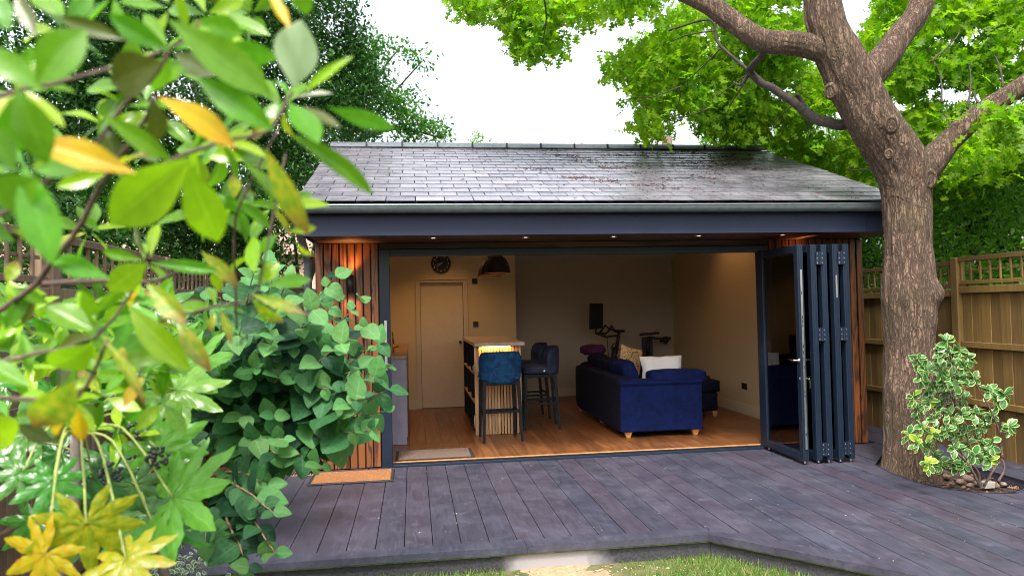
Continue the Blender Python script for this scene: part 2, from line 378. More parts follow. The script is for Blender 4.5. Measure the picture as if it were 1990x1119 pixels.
t = a.ramp(a.rnd(), [(0, (.15, .092, .058)), (1, (.22, .145, .095))]); a.base(a.mix(1.0, t, a.ramp(g, [(.3, (.65,)*3), (.7, (1.15,)*3)]), 'MULTIPLY')).set(Roughness=.85); a.bump(g, .4, .003); M_fencel = a.m
a = N('oak_bark'); v = a.coords((1, 1, .28), False); n = a.noise(v, 16, 6, .65, 1.2); n2 = a.noise(a.coords(rnd=False), 2.0, 4); n3 = a.noise(a.coords((1, 1, .4), False), 70, 4, .7)
vo = a.n('ShaderNodeTexVoronoi'); vo.feature = 'DISTANCE_TO_EDGE'; vo.inputs['Scale'].default_value = 24
vm = a.n('ShaderNodeMix', data_type='VECTOR'); vm.inputs[0].default_value = .10; nn = a.n('ShaderNodeTexNoise'); nn.inputs['Scale'].default_value = 9; a.l(v, nn.inputs['Vector'])
a.l(a.coords((1.5, 1.5, .36), False), vm.inputs[4]); a.l(nn.outputs['Color'], vm.inputs[5]); a.l(vm.outputs[1], vo.inputs['Vector'])
rg = a.noise(a.coords((1, 1, .16), False), 26, 5, .6, .7); rdg = a.math('ABSOLUTE', a.math('SUBTRACT', rg, .5)); crack = a.math('MULTIPLY', a.ramp(rdg, [(.0, (0,)*3), (.075, (1,)*3)]), a.ramp(vo.outputs['Distance'], [(.0, (.35,)*3), (.12, (1,)*3)]))
c_ = a.ramp(n, [(.28, (.080, .048, .030)), (.5, (.160, .102, .068)), (.78, (.245, .165, .115))]); c_ = a.mix(1.0, c_, a.mix(crack, (.38, .34, .32), (1.0, 1.0, 1.0)), 'MULTIPLY')
c_ = a.mix(a.ramp(n2, [(.45, (0,)*3), (.75, (.55,)*3)]), c_, (.075, .060, .024)); a.base(c_).set(Roughness=.9)
a.bump(a.math('ADD', a.math('MULTIPLY', crack, .5), a.math('ADD', a.math('MULTIPLY', n, .6), a.math('MULTIPLY', n3, .35))), .95, .030); M_bark = a.m
M_barkd = plain('dark_bark', (.035, .026, .022), .9, var=.3, nscale=30, bump=.6)
M_barkg = plain('grey_bark', (.17, .14, .13), .9, var=.2, nscale=18, bump=.5)
M_twig = plain('brown_twig', (.085, .052, .042), .8, var=.25, nscale=40)
M_stemg = plain('green_stem', (.22, .26, .06), .5, var=.2)
a = N('soil'); n = a.noise(a.coords(rnd=False), 25, 6, .7); a.base(a.ramp(n, [(.3, (.018, .012, .009)), (.7, (.075, .048, .033))])).set(Roughness=.95); a.bump(n, 1, .03); M_soil = a.m
a = N('bare_earth'); n = a.noise(a.coords(rnd=False), 30, 6, .7); n2 = a.noise(a.coords(rnd=False), 3, 3); a.base(a.ramp(n, [(.3, (.20, .13, .07)), (.7, (.42, .30, .18))])).set(Roughness=.95); a.bump(n, .8, .01); M_earth = a.m
a = N('lawn_base'); n = a.noise(a.coords(rnd=False), 7, 6, .7); a.base(a.ramp(n, [(.4, (.035, .06, .012)), (.65, (.14, .12, .05))])).set(Roughness=.95); a.bump(n, .8, .02); M_lawn = a.m
a = N('grass_blade'); ri = a.n('ShaderNodeNewGeometry').outputs['Random Per Island']; a.base(a.ramp(ri, [(0, (.05, .13, .015)), (.6, (.12, .24, .03)), (.85, (.24, .28, .08)), (1, (.36, .28, .13))])).set(Roughness=.6)
tr = a.n('ShaderNodeBsdfTranslucent'); tr.inputs[0].default_value = (.16, .30, .03, 1); ms = a.n('ShaderNodeMixShader'); ms.inputs[0].default_value = .35
a.l(a.p.outputs[0], ms.inputs[1]); a.l(tr.outputs[0], ms.inputs[2]); a.l(ms.outputs[0], a.out.inputs[0]); M_grass = a.m
M_stone = plain('pebble', (.16, .11, .09), .8, var=.3, nscale=9, bump=.4)
M_sleeper = wood('red_brown_sleeper', (.13, .05, .03), (.26, .12, .07), 1, 1, .8, 8, 5, .3, .2)
a = N('pale_brick'); br = a.n('ShaderNodeTexBrick'); br.inputs['Scale'].default_value = 4.5; br.inputs['Color1'].default_value = (.42, .25, .19, 1); br.inputs['Color2'].default_value = (.5, .33, .26, 1); br.inputs['Mortar'].default_value = (.45, .41, .36, 1); br.inputs['Mortar Size'].default_value = .02
mp = a.n('ShaderNodeMapping'); mp.inputs['Rotation'].default_value = (math.pi/2, 0, 0); a.l(a.n('ShaderNodeTexCoord').outputs['Object'], mp.inputs[0]); a.l(mp.outputs[0], br.inputs['Vector']); a.base(br.outputs[0]).set(Roughness=.9); M_brick = a.m
M_rooftile = plain('clay_roof_tile', (.28, .17, .13), .85, var=.2)
M_render = plain('pale_render', (.6, .58, .56), .85, var=.05)

# ================================================================== SETTING
mb = MB().box(-60, 60, -14, 90, -.60, -.188); mb.build('lawn', M_lawn, kind='structure')
mb = MB(); mb.add([(x, y, -.181+.014*noise.noise(Vector((x*5, y*5, 0)))-.05*abs((x-1.17)/.45)**3) for x in np.linspace(.72, 1.62, 12) for y in np.linspace(-3.6, -2.52, 12)],
       [(i*12+j, (i+1)*12+j, (i+1)*12+j+1, i*12+j+1) for i in range(11) for j in range(11)])
mb.build('bare_earth_path', M_earth, kind='structure')
# planting soil to the left of the deck and in the tree pit
def soilsheet(name, x0, x1, y0, y1, z, nx, ny, amp):
    xs = np.linspace(x0, x1, nx); ys = np.linspace(y0, y1, ny)
    v = [(x, y, z+amp*noise.noise(Vector((x*2.2, y*2.2, 3)))+amp*.4*noise.noise(Vector((x*9, y*9, 3)))) for x in xs for y in ys]
    MB().add(v, [(i*ny+j, (i+1)*ny+j, (i+1)*ny+j+1, i*ny+j+1) for i in range(nx-1) for j in range(ny-1)]).build(name, M_soil, kind='structure', smooth=True)
soilsheet('planting_bed', -4.2, -1.58, -6.5, 7, .02, 60, 120, .05)
soilsheet('planting_bed_front', -1.6, -.95, -6.5, -2.84, -.13, 20, 60, .04)
soilsheet('tree_pit_soil', 4.35, 5.85, -2.6, -.3, -.13, 40, 50, .04)
soilsheet('planting_bed_side', 5.55, 9.5, -4, 9, -.12, 40, 60, .05)

# ---- deck -----------------------------------------------------------
def clip(poly, nx, ny, d):       # keep nx*x+ny*y <= d
    out = []
    for i in range(len(poly)):
        p, q = poly[i], poly[(i+1) % len(poly)]; a_, b_ = nx*p[0]+ny*p[1]-d, nx*q[0]+ny*q[1]-d
        if a_ <= 0: out.append(p)
        if a_*b_ < 0:
            t_ = a_/(a_-b_); out.append((p[0]+(q[0]-p[0])*t_, p[1]+(q[1]-p[1])*t_))
    return out
def area(p): return abs(sum(p[i][0]*p[(i+1) % len(p)][1]-p[(i+1) % len(p)][0]*p[i][1] for i in range(len(p))))/2 if len(p) > 2 else 0
PIT = [(4.60, -1.00), (4.53, -1.35), (4.51, -1.70), (4.60, -1.96), (4.78, -2.13), (5.00, -2.20), (5.18, -2.10), (5.40, -1.90), (5.42, -.85), (5.20, -.62), (4.93, -.62)]
def minus(poly, hole):
    out = []; cur = poly; n = len(hole)                     # hole counter-clockwise or not: orient
    s = sum(hole[i][0]*hole[(i+1) % n][1]-hole[(i+1) % n][0]*hole[i][1] for i in range(n))
    H = hole if s > 0 else hole[::-1]
    for i in range(n):
        (x0, y0), (x1, y1) = H[i], H[(i+1) % n]; nx, ny = (y1-y0), -(x1-x0); L = math.hypot(nx, ny); nx /= L; ny /= L; d = nx*x0+ny*y0
        o = clip(cur, -nx, -ny, -d)
        if area(o) > 2e-5: out.append(o)
        cur = clip(cur, nx, ny, d)
        if area(cur) < 1e-6: break
    return out
deck = empty('deck', (0, 0, -.03), kind='structure')
EY = -2.70; KX = 2.21                                       # front edge and the corner where it turns outward
dv = Vector((.84, -.94)).normalized(); nrm = Vector((dv.y, -dv.x))   # along the slanting edge; outward normal
if nrm.x > 0: nrm = -nrm
BW, GAP = .1904, .006
edge_w = .14
def front(poly, inset):
    """clip to the inside of the two front edges, moved in by inset"""
    a_ = clip(poly, 0, -1, -(EY+inset)) if True else poly
    return a_
x = -1.575-.02; k = 0; X0 = .1462
xs = []; i = math.floor((-1.55-X0)/BW)
while X0+i*BW < 6.0: xs.append(X0+i*BW); i += 1
dsl = nrm.x*KX+nrm.y*(EY)
def deckpiece(poly, z1=-.03, th=.024):
    ps = [poly]
    if max(p[0] for p in poly) > 4.4: ps = minus(poly, PIT)
    # house footprint
    q = []
    for p in ps:
        q += minus(p, [(-.74, 0.0), (5.22, 0.0), (5.22, 5.2), (-.74, 5.2)]) if max(t[1] for t in p) > 0 else [p]
    return [p for p in q if area(p) > 1e-4]
rb = random.Random(3)
for i, xa in enumerate(xs):
    xb = xa+BW-GAP; xa2 = max(xa, -1.57)
    if xb-xa2 < .03: continue
    yend = 2.6 if xb < -.7 or xb > 5.2 else .0
    far = .0 if -.74 < xa < 5.1 else 2.6
    ylo = EY+edge_w+.003 if xb <= KX+.06 else -6.2
    cuts = [ylo]
    if xa >= KX+.4:
        c0 = rb.uniform(-2.9, -1.3)
        if i % 3 != 2: cuts.append(c0)
    if far > 1: cuts.append(-.01 if xb < -.7 else .1)
    cuts.append(far)
    for c0, c1 in zip(cuts[:-1], cuts[1:]):
        if c1-c0 < .05: continue
        poly = [(xa2, c0+.0015), (xb, c0+.0015), (xb, c1-.0015), (xa2, c1-.0015)]
        yi = EY+edge_w+.003; polys = [poly]
        if xb > KX+.06:                                      # slanting front edge: the deck is the union of two half planes
            polys = [clip(poly, 0, -1, -yi), clip(clip(poly, 0, 1, yi), nrm.x, nrm.y, dsl-edge_w-.003)]
        dz = rb.uniform(-.0012, .0012); mb = MB()
        for poly in polys:
            if area(poly) < 1e-4: continue
            for p in deckpiece(poly): mb.prism(p, -.055, -.03+dz)
        if mb.v: mb.build('deck_board', M_deck, deck)
# nosing boards along the edges
mb = MB(); mb.prism([(-1.57, EY-.0115), (.946, EY-.0115), (.946, EY+edge_w), (-1.57, EY+edge_w)], -.072, -.026); mb.build('edge_board', M_deck, deck)
mb = MB(); mb.prism([(.949, EY-.011), (KX-.006, EY-.011), (KX+.058, EY+edge_w), (.949, EY+edge_w)], -.072, -.026); mb.build('edge_board', M_deck, deck)
Ms = Matrix.Translation((KX, EY, 0)) @ Matrix.Rotation(math.atan2(dv.y, dv.x), 4, 'Z')
for s0, s1 in ((.0, 2.35), (2.354, 4.8)):
    p = [(s0, -.012), (s1, -.012), (s1, edge_w), (s0 if s0 else .02, edge_w)]
    if s0 == 0: p = [(.0, -.012), (s1, -.012), (s1, edge_w), (-.060, edge_w)]
    MB().prism(p, -.072, -.025, Ms).build('edge_board', M_deck, deck)
MB().box(-1.57, KX+.01, EY+.0, EY+.02, -.084, -.0725).build('algae_strip', M_algae, deck)
MB().box(.02, 4.8, .0, .02, -.084, -.0725, Ms).build('algae_strip', M_algae, deck)
MB().box(-1.57, KX+.02, EY+.022, EY+.045, -.30, -.0725).build('fascia_panel', M_fasc, deck)
MB().box(.0, 4.8, .024, .045, -.30, -.0725, Ms).build('fascia_panel', M_fasc, deck)
# added dark sheet under the boards, stands in for shade in the joints
for p in ([(-1.56, EY+.06), (KX, EY+.06), (4.4, -5.0), (4.4, -.001), (-1.56, -.001)], [(4.4, -6.2), (5.9, -6.2), (5.9, -2.35), (4.4, -2.35)], [(-1.56, 0), (-.75, 0), (-.75, 2.6), (-1.56, 2.6)]):
    MB().prism(p, -.12, -.075).build('dark_underlay', M_rubber, deck)
mb = MB()                                                    # curved trim round the pit
for i in range(len(PIT)):
    p, q = Vector(PIT[i]), Vector(PIT[(i+1) % len(PIT)]); d = (q-p).normalized(); n_ = Vector((d.y, -d.x)); c = Vector((4.98, -1.4))
    if n_.dot(c-p) > 0: n_ = -n_
    mb.add([(p.x, p.y, -.14), (q.x, q.y, -.14), (q.x, q.y, -.0245), (p.x, p.y, -.0245), (p.x+n_.x*.012, p.y+n_.y*.012, -.0245), (q.x+n_.x*.012, q.y+n_.y*.012, -.0245)], [(0, 1, 2, 3), (3, 2, 5, 4)])
mb.build('pit_trim', M_deck, deck)

# low timber edging of the left bed
t = empty('sleeper_edging', (-1.6, -1, 0), label='low red-brown timber sleeper edging between the left planting bed and the deck', cat='edging')
for y0, y1 in ((-2.8, -1.1), (-1.095, .6), (.605, 2.4)):
    MB().cbox(-1.67, -1.575, y0, y1, -.24, .115, .008).build('sleeper', M_sleeper, t)

# ================================================================== GARDEN ROOM
W_, H_ = 3.969, 2.097
XL, XR = -.73, 5.19
gr = empty('garden_room', (2.2, 2.3, 0), label='single-storey garden room with slate roof and wide folding doors standing open', cat='garden room')
# shell walls
sh = MB()
sh.box(XL+.02, XL+.10, .0, 5.05, -.1, 2.45)
sh.box(XR-.09, XR-.02, .0, 5.05, -.1, 2.45)
sh.box(XL+.10, XR-.09, 4.98, 5.05, -.1, 2.45)
sh.box(XL+.02, -.10, .0, .10, -.1, 2.236)
sh.box(W_+.10, XR-.02, .0, .10, -.1, 2.236)
sh.box(-.10, W_+.10, .0, .10, 2.17, 2.30)
sh.build('wall', M_blackwood, gr, label='dark outer wall shell')
# left partition wall with door, y = 4.05
ZW = 2.29
CR = 2.45                                                    # ridge line inside
def cz(y): return 2.29+(4.98-y)*.40 if y > CR else 2.36+y*.383
MB().extr([(.10, -.02), (.10, 2.35+.1*.385), (CR, cz(CR)), (4.98, cz(4.98)), (4.98, -.02)], 4.80, 4.84).build('interior_wall', M_wallr, gr, label='warm sand coloured side wall')
MB().extr([(.10, -.02), (.10, 2.35+.1*.385), (CR, cz(CR)), (4.98, cz(4.98)), (4.98, -.02)], XL+.10, XL+.14).build('interior_wall', M_wall, gr)
MB().box(1.86, 4.80, 4.935, 4.98, -.02, ZW+.05).build('interior_wall', M_wallback, gr, label='taupe back wall behind the sofa')
pw = MB(); pw.box(XL+.14, .345, 4.05, 4.13, -.02, 2.66); pw.box(1.022, 1.86, 4.05, 4.13, -.02, 2.66); pw.box(.345, 1.022, 4.05, 4.13, 1.972, 2.66); pw.box(1.80, 1.86, 4.13, 4.935, -.02, 2.66)
pw.build('partition_wall', M_wall, gr, label='cream partition wall around the inner door')
mb = MB(); mb.add([(XL+.14, .1, 2.39), (4.8, .1, 2.39), (4.8, CR, cz(CR)), (XL+.14, CR, cz(CR)), (4.8, 4.98, ZW), (XL+.14, 4.98, ZW)], [(0, 3, 2, 1), (3, 5, 4, 2)]); mb.build('ceiling', M_ceil, gr)
# floor planks
fx = -.6; rf = random.Random(5)
while fx < 4.8:
    fw = .19; ys_ = [.10]+sorted(rf.uniform(.6, 4.4) for _ in range(2))+[4.93]
    for y0, y1 in zip(ys_[:-1], ys_[1:]):
        if y1-y0 > .1: MB().cbox(fx+.0006, min(fx+fw, 4.8)-.0006, y0+.0006, y1-.0006, -.03, rf.uniform(-.0008, .0008), .0012).build('floor_plank', M_oakfloor, gr)
    fx += fw
MB().box(XL+.1, 4.84, .1, 4.98, -.08, -.031).build('subfloor', M_rubber, gr)
# skirting
def skirt(x0, x1, y0, y1):
    mb = MB(); mb.box(x0, x1, y0, y1, 0.001, .10)
    dx = .006 if x1-x0 < y1-y0 else 0; dy = .006 if dx == 0 else 0
    mb.box(x0+dx, x1, y0+dy, y1, .10, .125); mb.box(x0+dx*2, x1, y0+dy*2, y1, .125, .14); mb.build('skirting_board', M_trimw, gr)
skirt(4.775, 4.7995, .12, 4.93); skirt(1.87, 4.77, 4.912, 4.9345); skirt(XL+.15, .28, 4.028, 4.0495); skirt(1.09, 1.86, 4.028, 4.0495); skirt(1.8605, 1.88, 4.05, 4.90)
# inner door
dr = MB().box(.352, 1.016, 4.075, 4.11, .008, 1.966).build('door', M_trimw, gr, label='plain cream inner door, closed')
mb = MB(); mb.cbox(.945, .985, 4.045, 4.075, 1.005, 1.045, .003); mb.build('handle', M_black, dr)
mb = MB()
for o, w2, pr_ in ((0, .018, .012), (.018, .022, .018), (.040, .026, .026)):
    mb.box(.345-.066+o*0+(.0 if 1 else 0)+ (0), .345-.066+0, 0, 0, 0, 0) if False else None
for i, (a0, a1, dep) in enumerate(((.0, .022, .020), (.024, .042, .013), (.044, .066, .026))):   # inner to outer mouldings
    mb.box(.345-a1, .345-a0, 4.05-dep, 4.0495, 0, 1.972+a1)
    mb.box(1.022+a0, 1.022+a1, 4.05-dep, 4.0495, 0, 1.972+a1)
    mb.box(.345-a0, 1.022+a0, 4.05-dep, 4.0495, 1.972+a0, 1.972+a1)
mb.build('door_architrave', M_trimw, gr)

# timber cladding
cl = random.Random(11)
def cladding(x0, x1, y, z0, z1, n):
    w2 = (x1-x0)/n
    for i in range(n):
        d = cl.choice((0, .0, .006, .010))
        MB().cbox(x0+i*w2+.0055, x0+(i+1)*w2-.0055, y-.022-d, y-.001, z0+cl.uniform(-.004, .004), z1, .004).build('cladding_board', M_char, gr)
cladding(XL, -.11, .0, -.02, 2.232, 8)
cladding(W_+.115, XR-.002, .0, -.02, 2.232, 14)
for i in range(10): MB().cbox(XR-.018, XR+.006, i*.5+.002, i*.5+.49, -.02, 2.232, .004).build('cladding_board', M_char, gr)
for i in range(10): MB().cbox(XL-.006, XL+.018, i*.5+.002, i*.5+.49, -.02, 2.232, .004).build('cladding_board', M_char, gr)
MB().cbox(-.105, W_+.11, -.024, -.001, 2.172, 2.232, .003).build('head_board', M_charh, gr)
# soffit
for i in range(8):
    y0 = -.765+i*.0955
    MB().cbox(-.70, XR-.01, y0+.0015, y0+.094, 2.236, 2.252, .002).build('soffit_board', M_charh, gr)
# fascia
fa = MB().box(XL, 4.74, -.785, -.766, 2.232, 2.46).build('fascia', M_fascia, gr)
MB().box(4.743, XR+.02, -.785, -.766, 2.232, 2.46).build('fascia', M_fascia, gr)
mb = MB()
for x in np.arange(-.4, 5, .55): mb.lathe([(0, -.003), (.006, -.002), (.006, .004)], 8, M=Matrix.Translation((x, -.787, 2.392)) @ Matrix.Rotation(math.pi/2, 4, 'X'))
mb.build('screw_head', M_anthd, fa)
for xe, s in ((XL+.001, 1), (XR+.019, -1)):                  # barge boards up the gables
    x0, x1 = (xe-.02, xe) if s > 0 else (xe-.02, xe)
    MB().extr([(-.765, 2.236), (-.765, 2.50), (2.3, 3.67), (5.35, 2.50), (5.35, 2.236), (5.15, 2.236), (2.3, 3.45), (-.05, 2.48), (-.05, 2.236)], x0, x1).build('barge_board', M_fascia, gr)
MB().extr([(0, 2.2), (0, 2.45), (2.3, 3.5), (5.05, 2.45), (5.05, 2.2)], XR-.06, XR-.02).build('gable_infill', M_blackwood, gr)
MB().extr([(0, 2.2), (0, 2.45), (2.3, 3.5), (5.05, 2.45), (5.05, 2.2)], XL+.02, XL+.06).build('gable_infill', M_blackwood, gr)
# roof
RX0, RX1 = XL-.07, XR+.055
E0, R0 = (-.82, 2.530), (2.30, 3.715)
sl_len = math.hypot(R0[0]-E0[0], R0[1]-E0[1]); sang = math.atan2(R0[1]-E0[1], R0[0]-E0[0])
roof = MB().extr([(-.80, 2.500), (2.30, 3.680), (5.40, 2.500), (5.40, 2.46), (2.30, 3.64), (-.80, 2.46)], RX0+.01, RX1-.01).build('roof', M_anthd, gr)
def slope_pt(s): return (E0[0]+(R0[0]-E0[0])*s/sl_len, E0[1]+(R0[1]-E0[1])*s/sl_len)
NR = 17; gauge = sl_len/NR
rest = MB(); nsl = 0; rr = random.Random(2)
ew, tilt = .268, math.radians(1.45)
slate_meshes = []
def slate_mb(w2, l=None):
    mb = MB(); l = l or gauge+.045; t_ = .0075
    c = [rr.uniform(-.002, .002) for _ in range(4)]
    mb.add([(0, c[0], 0), (w2, c[1], 0), (w2, l, 0), (0, l, 0), (0, c[0], t_), (w2, c[1], t_), (w2, l, t_), (0, l, t_), ], [(0, 3, 2, 1), (4, 5, 6, 7), (0, 1, 5, 4), (2, 3, 7, 6), (0, 4, 7, 3), (1, 2, 6, 5)]); return mb
variants = [slate_mb(ew-.008).mesh('slate') for _ in range(8)]
for q in variants: q.materials.append(M_slate)
halfm = None
for r_ in range(NR):
    s = r_*gauge; y0, z0 = slope_pt(s); x = RX0 - (ew/2 if r_ % 2 else 0)+rr.uniform(-.015, .015)
    while x < RX1-.03:
        x1 = min(x+ew, RX1); x0 = max(x, RX0)
        if x1-x0 < .03: x += ew; continue
        full = x1-x0 > ew-1e-4
        Mx = Matrix.Translation((x0+.0015, y0, z0+.013+rr.uniform(-.0014, .0014))) @ Matrix.Rotation(sang-tilt-.012+rr.uniform(-.003, .003), 4, 'X') @ Matrix.Rotation(rr.uniform(-.006, .006), 4, 'Z')
        if nsl < 299:
            me = rr.choice(variants) if full else slate_mb(x1-x0-.008).mesh('slate')
            link('slate', me, M_slate, roof, matrix=Mx); nsl += 1
        else:
            sm = slate_mb(x1-x0-.008); rest.add([Mx @ Vector(v) for v in sm.v], sm.f)
        x += ew
rest.build('slate_courses', M_slate, roof, kind='stuff')
# back slope slates as one mesh
bk = MB()
for r_ in range(NR):
    y = 5.42-(5.42-2.3)*r_/NR; z = 2.53+(3.715-2.53)*r_/NR
    for q in range(22): bk.add([(RX0+q*.272+.002, y, z+.02), (RX0+q*.272+.27, y, z+.02), (RX0+q*.272+.27, y-.21, z+.085), (RX0+q*.272+.002, y-.21, z+.085)], [(0, 1, 2, 3)])
bk.build('rear_slate_courses', M_slate, roof, kind='stuff')
# ridge tiles with clips
rt = MB(); pf = [(-.135, -.048), (-.10, -.010), (-.035, .030), (.035, .030), (.10, -.010), (.135, -.048), (.125, -.058), (.03, .018), (-.03, .018), (-.125, -.058)]
nrt = 13; rl = (RX1-RX0+.0)/nrt
rtm = MB().extr([(2.30+a_, 3.755+b_) for a_, b_ in pf], 0, rl-.006)
for i in range(nrt):
    x0 = RX0+i*rl; M_ = Matrix.Translation((x0, 0, rr.uniform(-.003, .003)))
    if i == 0: rme = rtm.mesh('ridge_tile'); rme.materials.append(M_ridge)
    o = link('ridge_tile', rme, M_ridge, roof, matrix=M_)
    if i: MB().box(x0-.012, x0+.008, 2.16, 2.19, 3.700, 3.765).build('ridge_clip', M_black, roof)
# gutter
gt = MB(); prof = []
for k in range(11):
    th = math.pi*(1+k/10.0); prof.append((-.862+.060*math.cos(th), 2.492+.066*math.sin(th)))
pr2 = [(-.862+.057*math.cos(math.pi*(1+k/10)), 2.494+.062*math.sin(math.pi*(1+k/10))) for k in range(10, -1, -1)]
gt.extr(prof+pr2, RX0+.01, RX1-.01)
gt.tube([(RX0+.01, -.922, 2.494), (RX1-.01, -.922, 2.494)], .008, 8)
g_ = gt.build('gutter', M_zinc, gr, smooth=False)
for x in (.62, 2.05, 3.15, 4.35):
    jb = MB(); jb.extr([(-.862+.063*math.cos(math.pi*(1+k/10)), 2.492+.069*math.sin(math.pi*(1+k/10))) for k in range(11)]+[(-.862+.0605*math.cos(math.pi*(1+k/10)), 2.492+.0665*math.sin(math.pi*(1+k/10))) for k in range(10, -1, -1)], x, x+.022); jb.build('gutter_joint', M_zinc, g_)
dp = MB(); dp.tube([(-.80, -.80, 2.44), (-.80, -.74, 2.36), (-.80, -.18, 2.12), (-.795, -.09, 2.02), (-.793, -.08, 1.0), (-.793, -.08, .06), (-.793, -.14, -.0)], .037, 14)
dpo = dp.build('downpipe', M_zinc, gr, smooth=True)
MB().tube([(-.793, -.08, .16), (-.793, -.08, .09)], .042, 14).build('pipe_collar', M_zinc, dpo)
# door frame: jambs, head, threshold
MB().cbox(-.105, -.0, -.035, .065, -.03, 2.168, .003).build('door_jamb', M_anth, gr)
MB().cbox(W_, W_+.105, -.035, .065, -.03, 2.168, .003).build('door_jamb', M_anth, gr)
mb = MB(); mb.cbox(0, W_, -.035, .065, H_, 2.168, .003); mb.box(0, W_, -.040, -.036, 2.118, 2.124); mb.build('door_head', M_anth, gr)
mb = MB(); mb.cbox(0.001, W_-.001, -.050, .065, -.032, -.006, .003); mb.box(.002, W_-.002, -.030, -.022, -.006, .0); mb.box(.002, W_-.002, -.008, .0, -.006, .001); mb.box(.002, W_-.002, .03, .038, -.006, .001); mb.build('threshold', M_anth, gr)
MB().box(0, W_, .066, .099, -.03, .0015).build('threshold_strip', M_legwood, gr)
MB().box(-.06, -.035, -.037, -.0355, .95, 1.45).build('weather_strip', M_steel, gr)
# folding doors
PL = .80; ZD0, ZD1 = .006, 2.105
def leaf_panel(x0, x1, ang=0, lab=None):
    y0, y1 = -.065, -.065-PL; st = .072
    mb = MB(); f = [(y1, y1+st), (y0-st, y0)]
    for a_, b_ in f: mb.cbox(x0, x1, a_, b_, ZD0, ZD1, .004)
    mb.cbox(x0, x1, y1+st-.001, y0-st+.001, ZD0, ZD0+.075, .004); mb.cbox(x0, x1, y1+st-.001, y0-st+.001, ZD1-.075, ZD1, .004)
    g = .010                                                 # glazing beads
    for a_, b_ in ((y1+st, y1+st+g), (y0-st-g, y0-st)): mb.box(x0+.014, x1-.014, a_, b_, ZD0+.075, ZD1-.075)
    mb.box(x0+.014, x1-.014, y1+st, y0-st, ZD0+.075, ZD0+.085); mb.box(x0+.014, x1-.014, y1+st, y0-st, ZD1-.085, ZD1-.075)
    # grooves on the leading edge
    mb.box(x0+.012, x0+.020, y1-.004, y1, ZD0+.01, ZD1-.01); mb.box(x1-.020, x1-.012, y1-.004, y1, ZD0+.01, ZD1-.01)
    p = mb.build('folding_door', M_anth, gr)
    if lab: p['label'] = lab
    xm = (x0+x1)/2
    MB().box(xm-.012, xm+.012, y1+st+.004, y0-st-.004, ZD0+.079, ZD1-.079).build('glass', M_glass, p)
    for yy in (y1+.03, y0-.05): MB().lathe([(0, -.022), (.010, -.020), (.010, .006), (0, .006)], 10, (xm, yy, .0), ).build('foot', M_steel, p)
    return p
pa = leaf_panel(3.945, 4.005, lab='front folding door leaf with lever handle, keys and steel lock strip')
pb1 = leaf_panel(4.085, 4.145); pb2 = leaf_panel(4.195, 4.255); pc1 = leaf_panel(4.315, 4.375); pc2 = leaf_panel(4.425, 4.485)
def hinge(xm, z, p, y=-.870):
    mb = MB(); mb.cbox(xm-.036, xm+.036, y-.010, y-.003, z, z+.13, .002); mb.tube([(xm, y-.014, z), (xm, y-.014, z+.13)], .009, 8)
    h = mb.build('hinge', M_anth, p)
    sc = MB()
    for dz in (.02, .065, .11):
        for dx in (-.026, .026): sc.lathe([(0, -.002), (.005, -.001), (.005, .001)], 8, M=Matrix.Translation((xm+dx, y-.0115, z+dz)) @ Matrix.Rotation(math.pi/2, 4, 'X'))
    sc.build('screw', M_steel, h)
for (l, r_, p) in ((4.145, 4.195, pb1), (4.375, 4.425, pc1)):
    for z in (1.905, 1.16, .05): hinge((l+r_)/2, z, p)
mb = MB(); mb.box(3.966, 3.986, -.8725, -.8655, .12, 1.86); lk = mb.build('lock_strip', M_steel, pa)
mb = MB()
for z in (.25, .62, .66, .9, .98, 1.04, 1.1, 1.3, 1.34, 1.38, 1.62): mb.box(3.972, 3.980, -.8735, -.8726, z, z+.03)
mb.build('strip_slot', M_black, lk)
MB().box(4.335, 4.352, -.8725, -.8655, 1.58, 1.80).build('lock_strip', M_steel, pc1)
for sx, x0 in ((-1, 3.945), (1, 4.005)):
    mb = MB(); mb.lathe([(0, 0), (.022, 0), (.022, .008), (.009, .010), (.009, .045), (0, .045)], 12, M=Matrix.Translation((x0, -.835, .98)) @ Matrix.Rotation(sx*math.pi/2, 4, 'Y'))
    mb.tube([(x0+sx*.045, -.84, .98), (x0+sx*.048, -.80, .98), (x0+sx*.048, -.72, .98)], .009, 8); mb.build('handle', M_chrome, pa, smooth=True)
    MB().lathe([(0, 0), (.018, 0), (.018, .008), (0, .010)], 12, M=Matrix.Translation((x0, -.835, .80)) @ Matrix.Rotation(sx*math.pi/2, 4, 'Y')).build('keyhole_rose', M_chrome, pa)
mb = MB(); mb.box(4.02, 4.045, -.839, -.836, .79, .81); mb.tube([(4.045, -.838, .80)]+[(4.05+.012*math.cos(t), -.838, .785+.012*math.sin(t)) for t in np.linspace(1.5, 7.5, 12)], .0018, 5)
mb.box(4.044, 4.056, -.842, -.839, .70, .775); mb.box(4.050, 4.064, -.836, -.833, .71, .77)
setp(mb.build('keys', M_chrome), label='small bunch of keys hanging in the folding door lock', cat='keys')

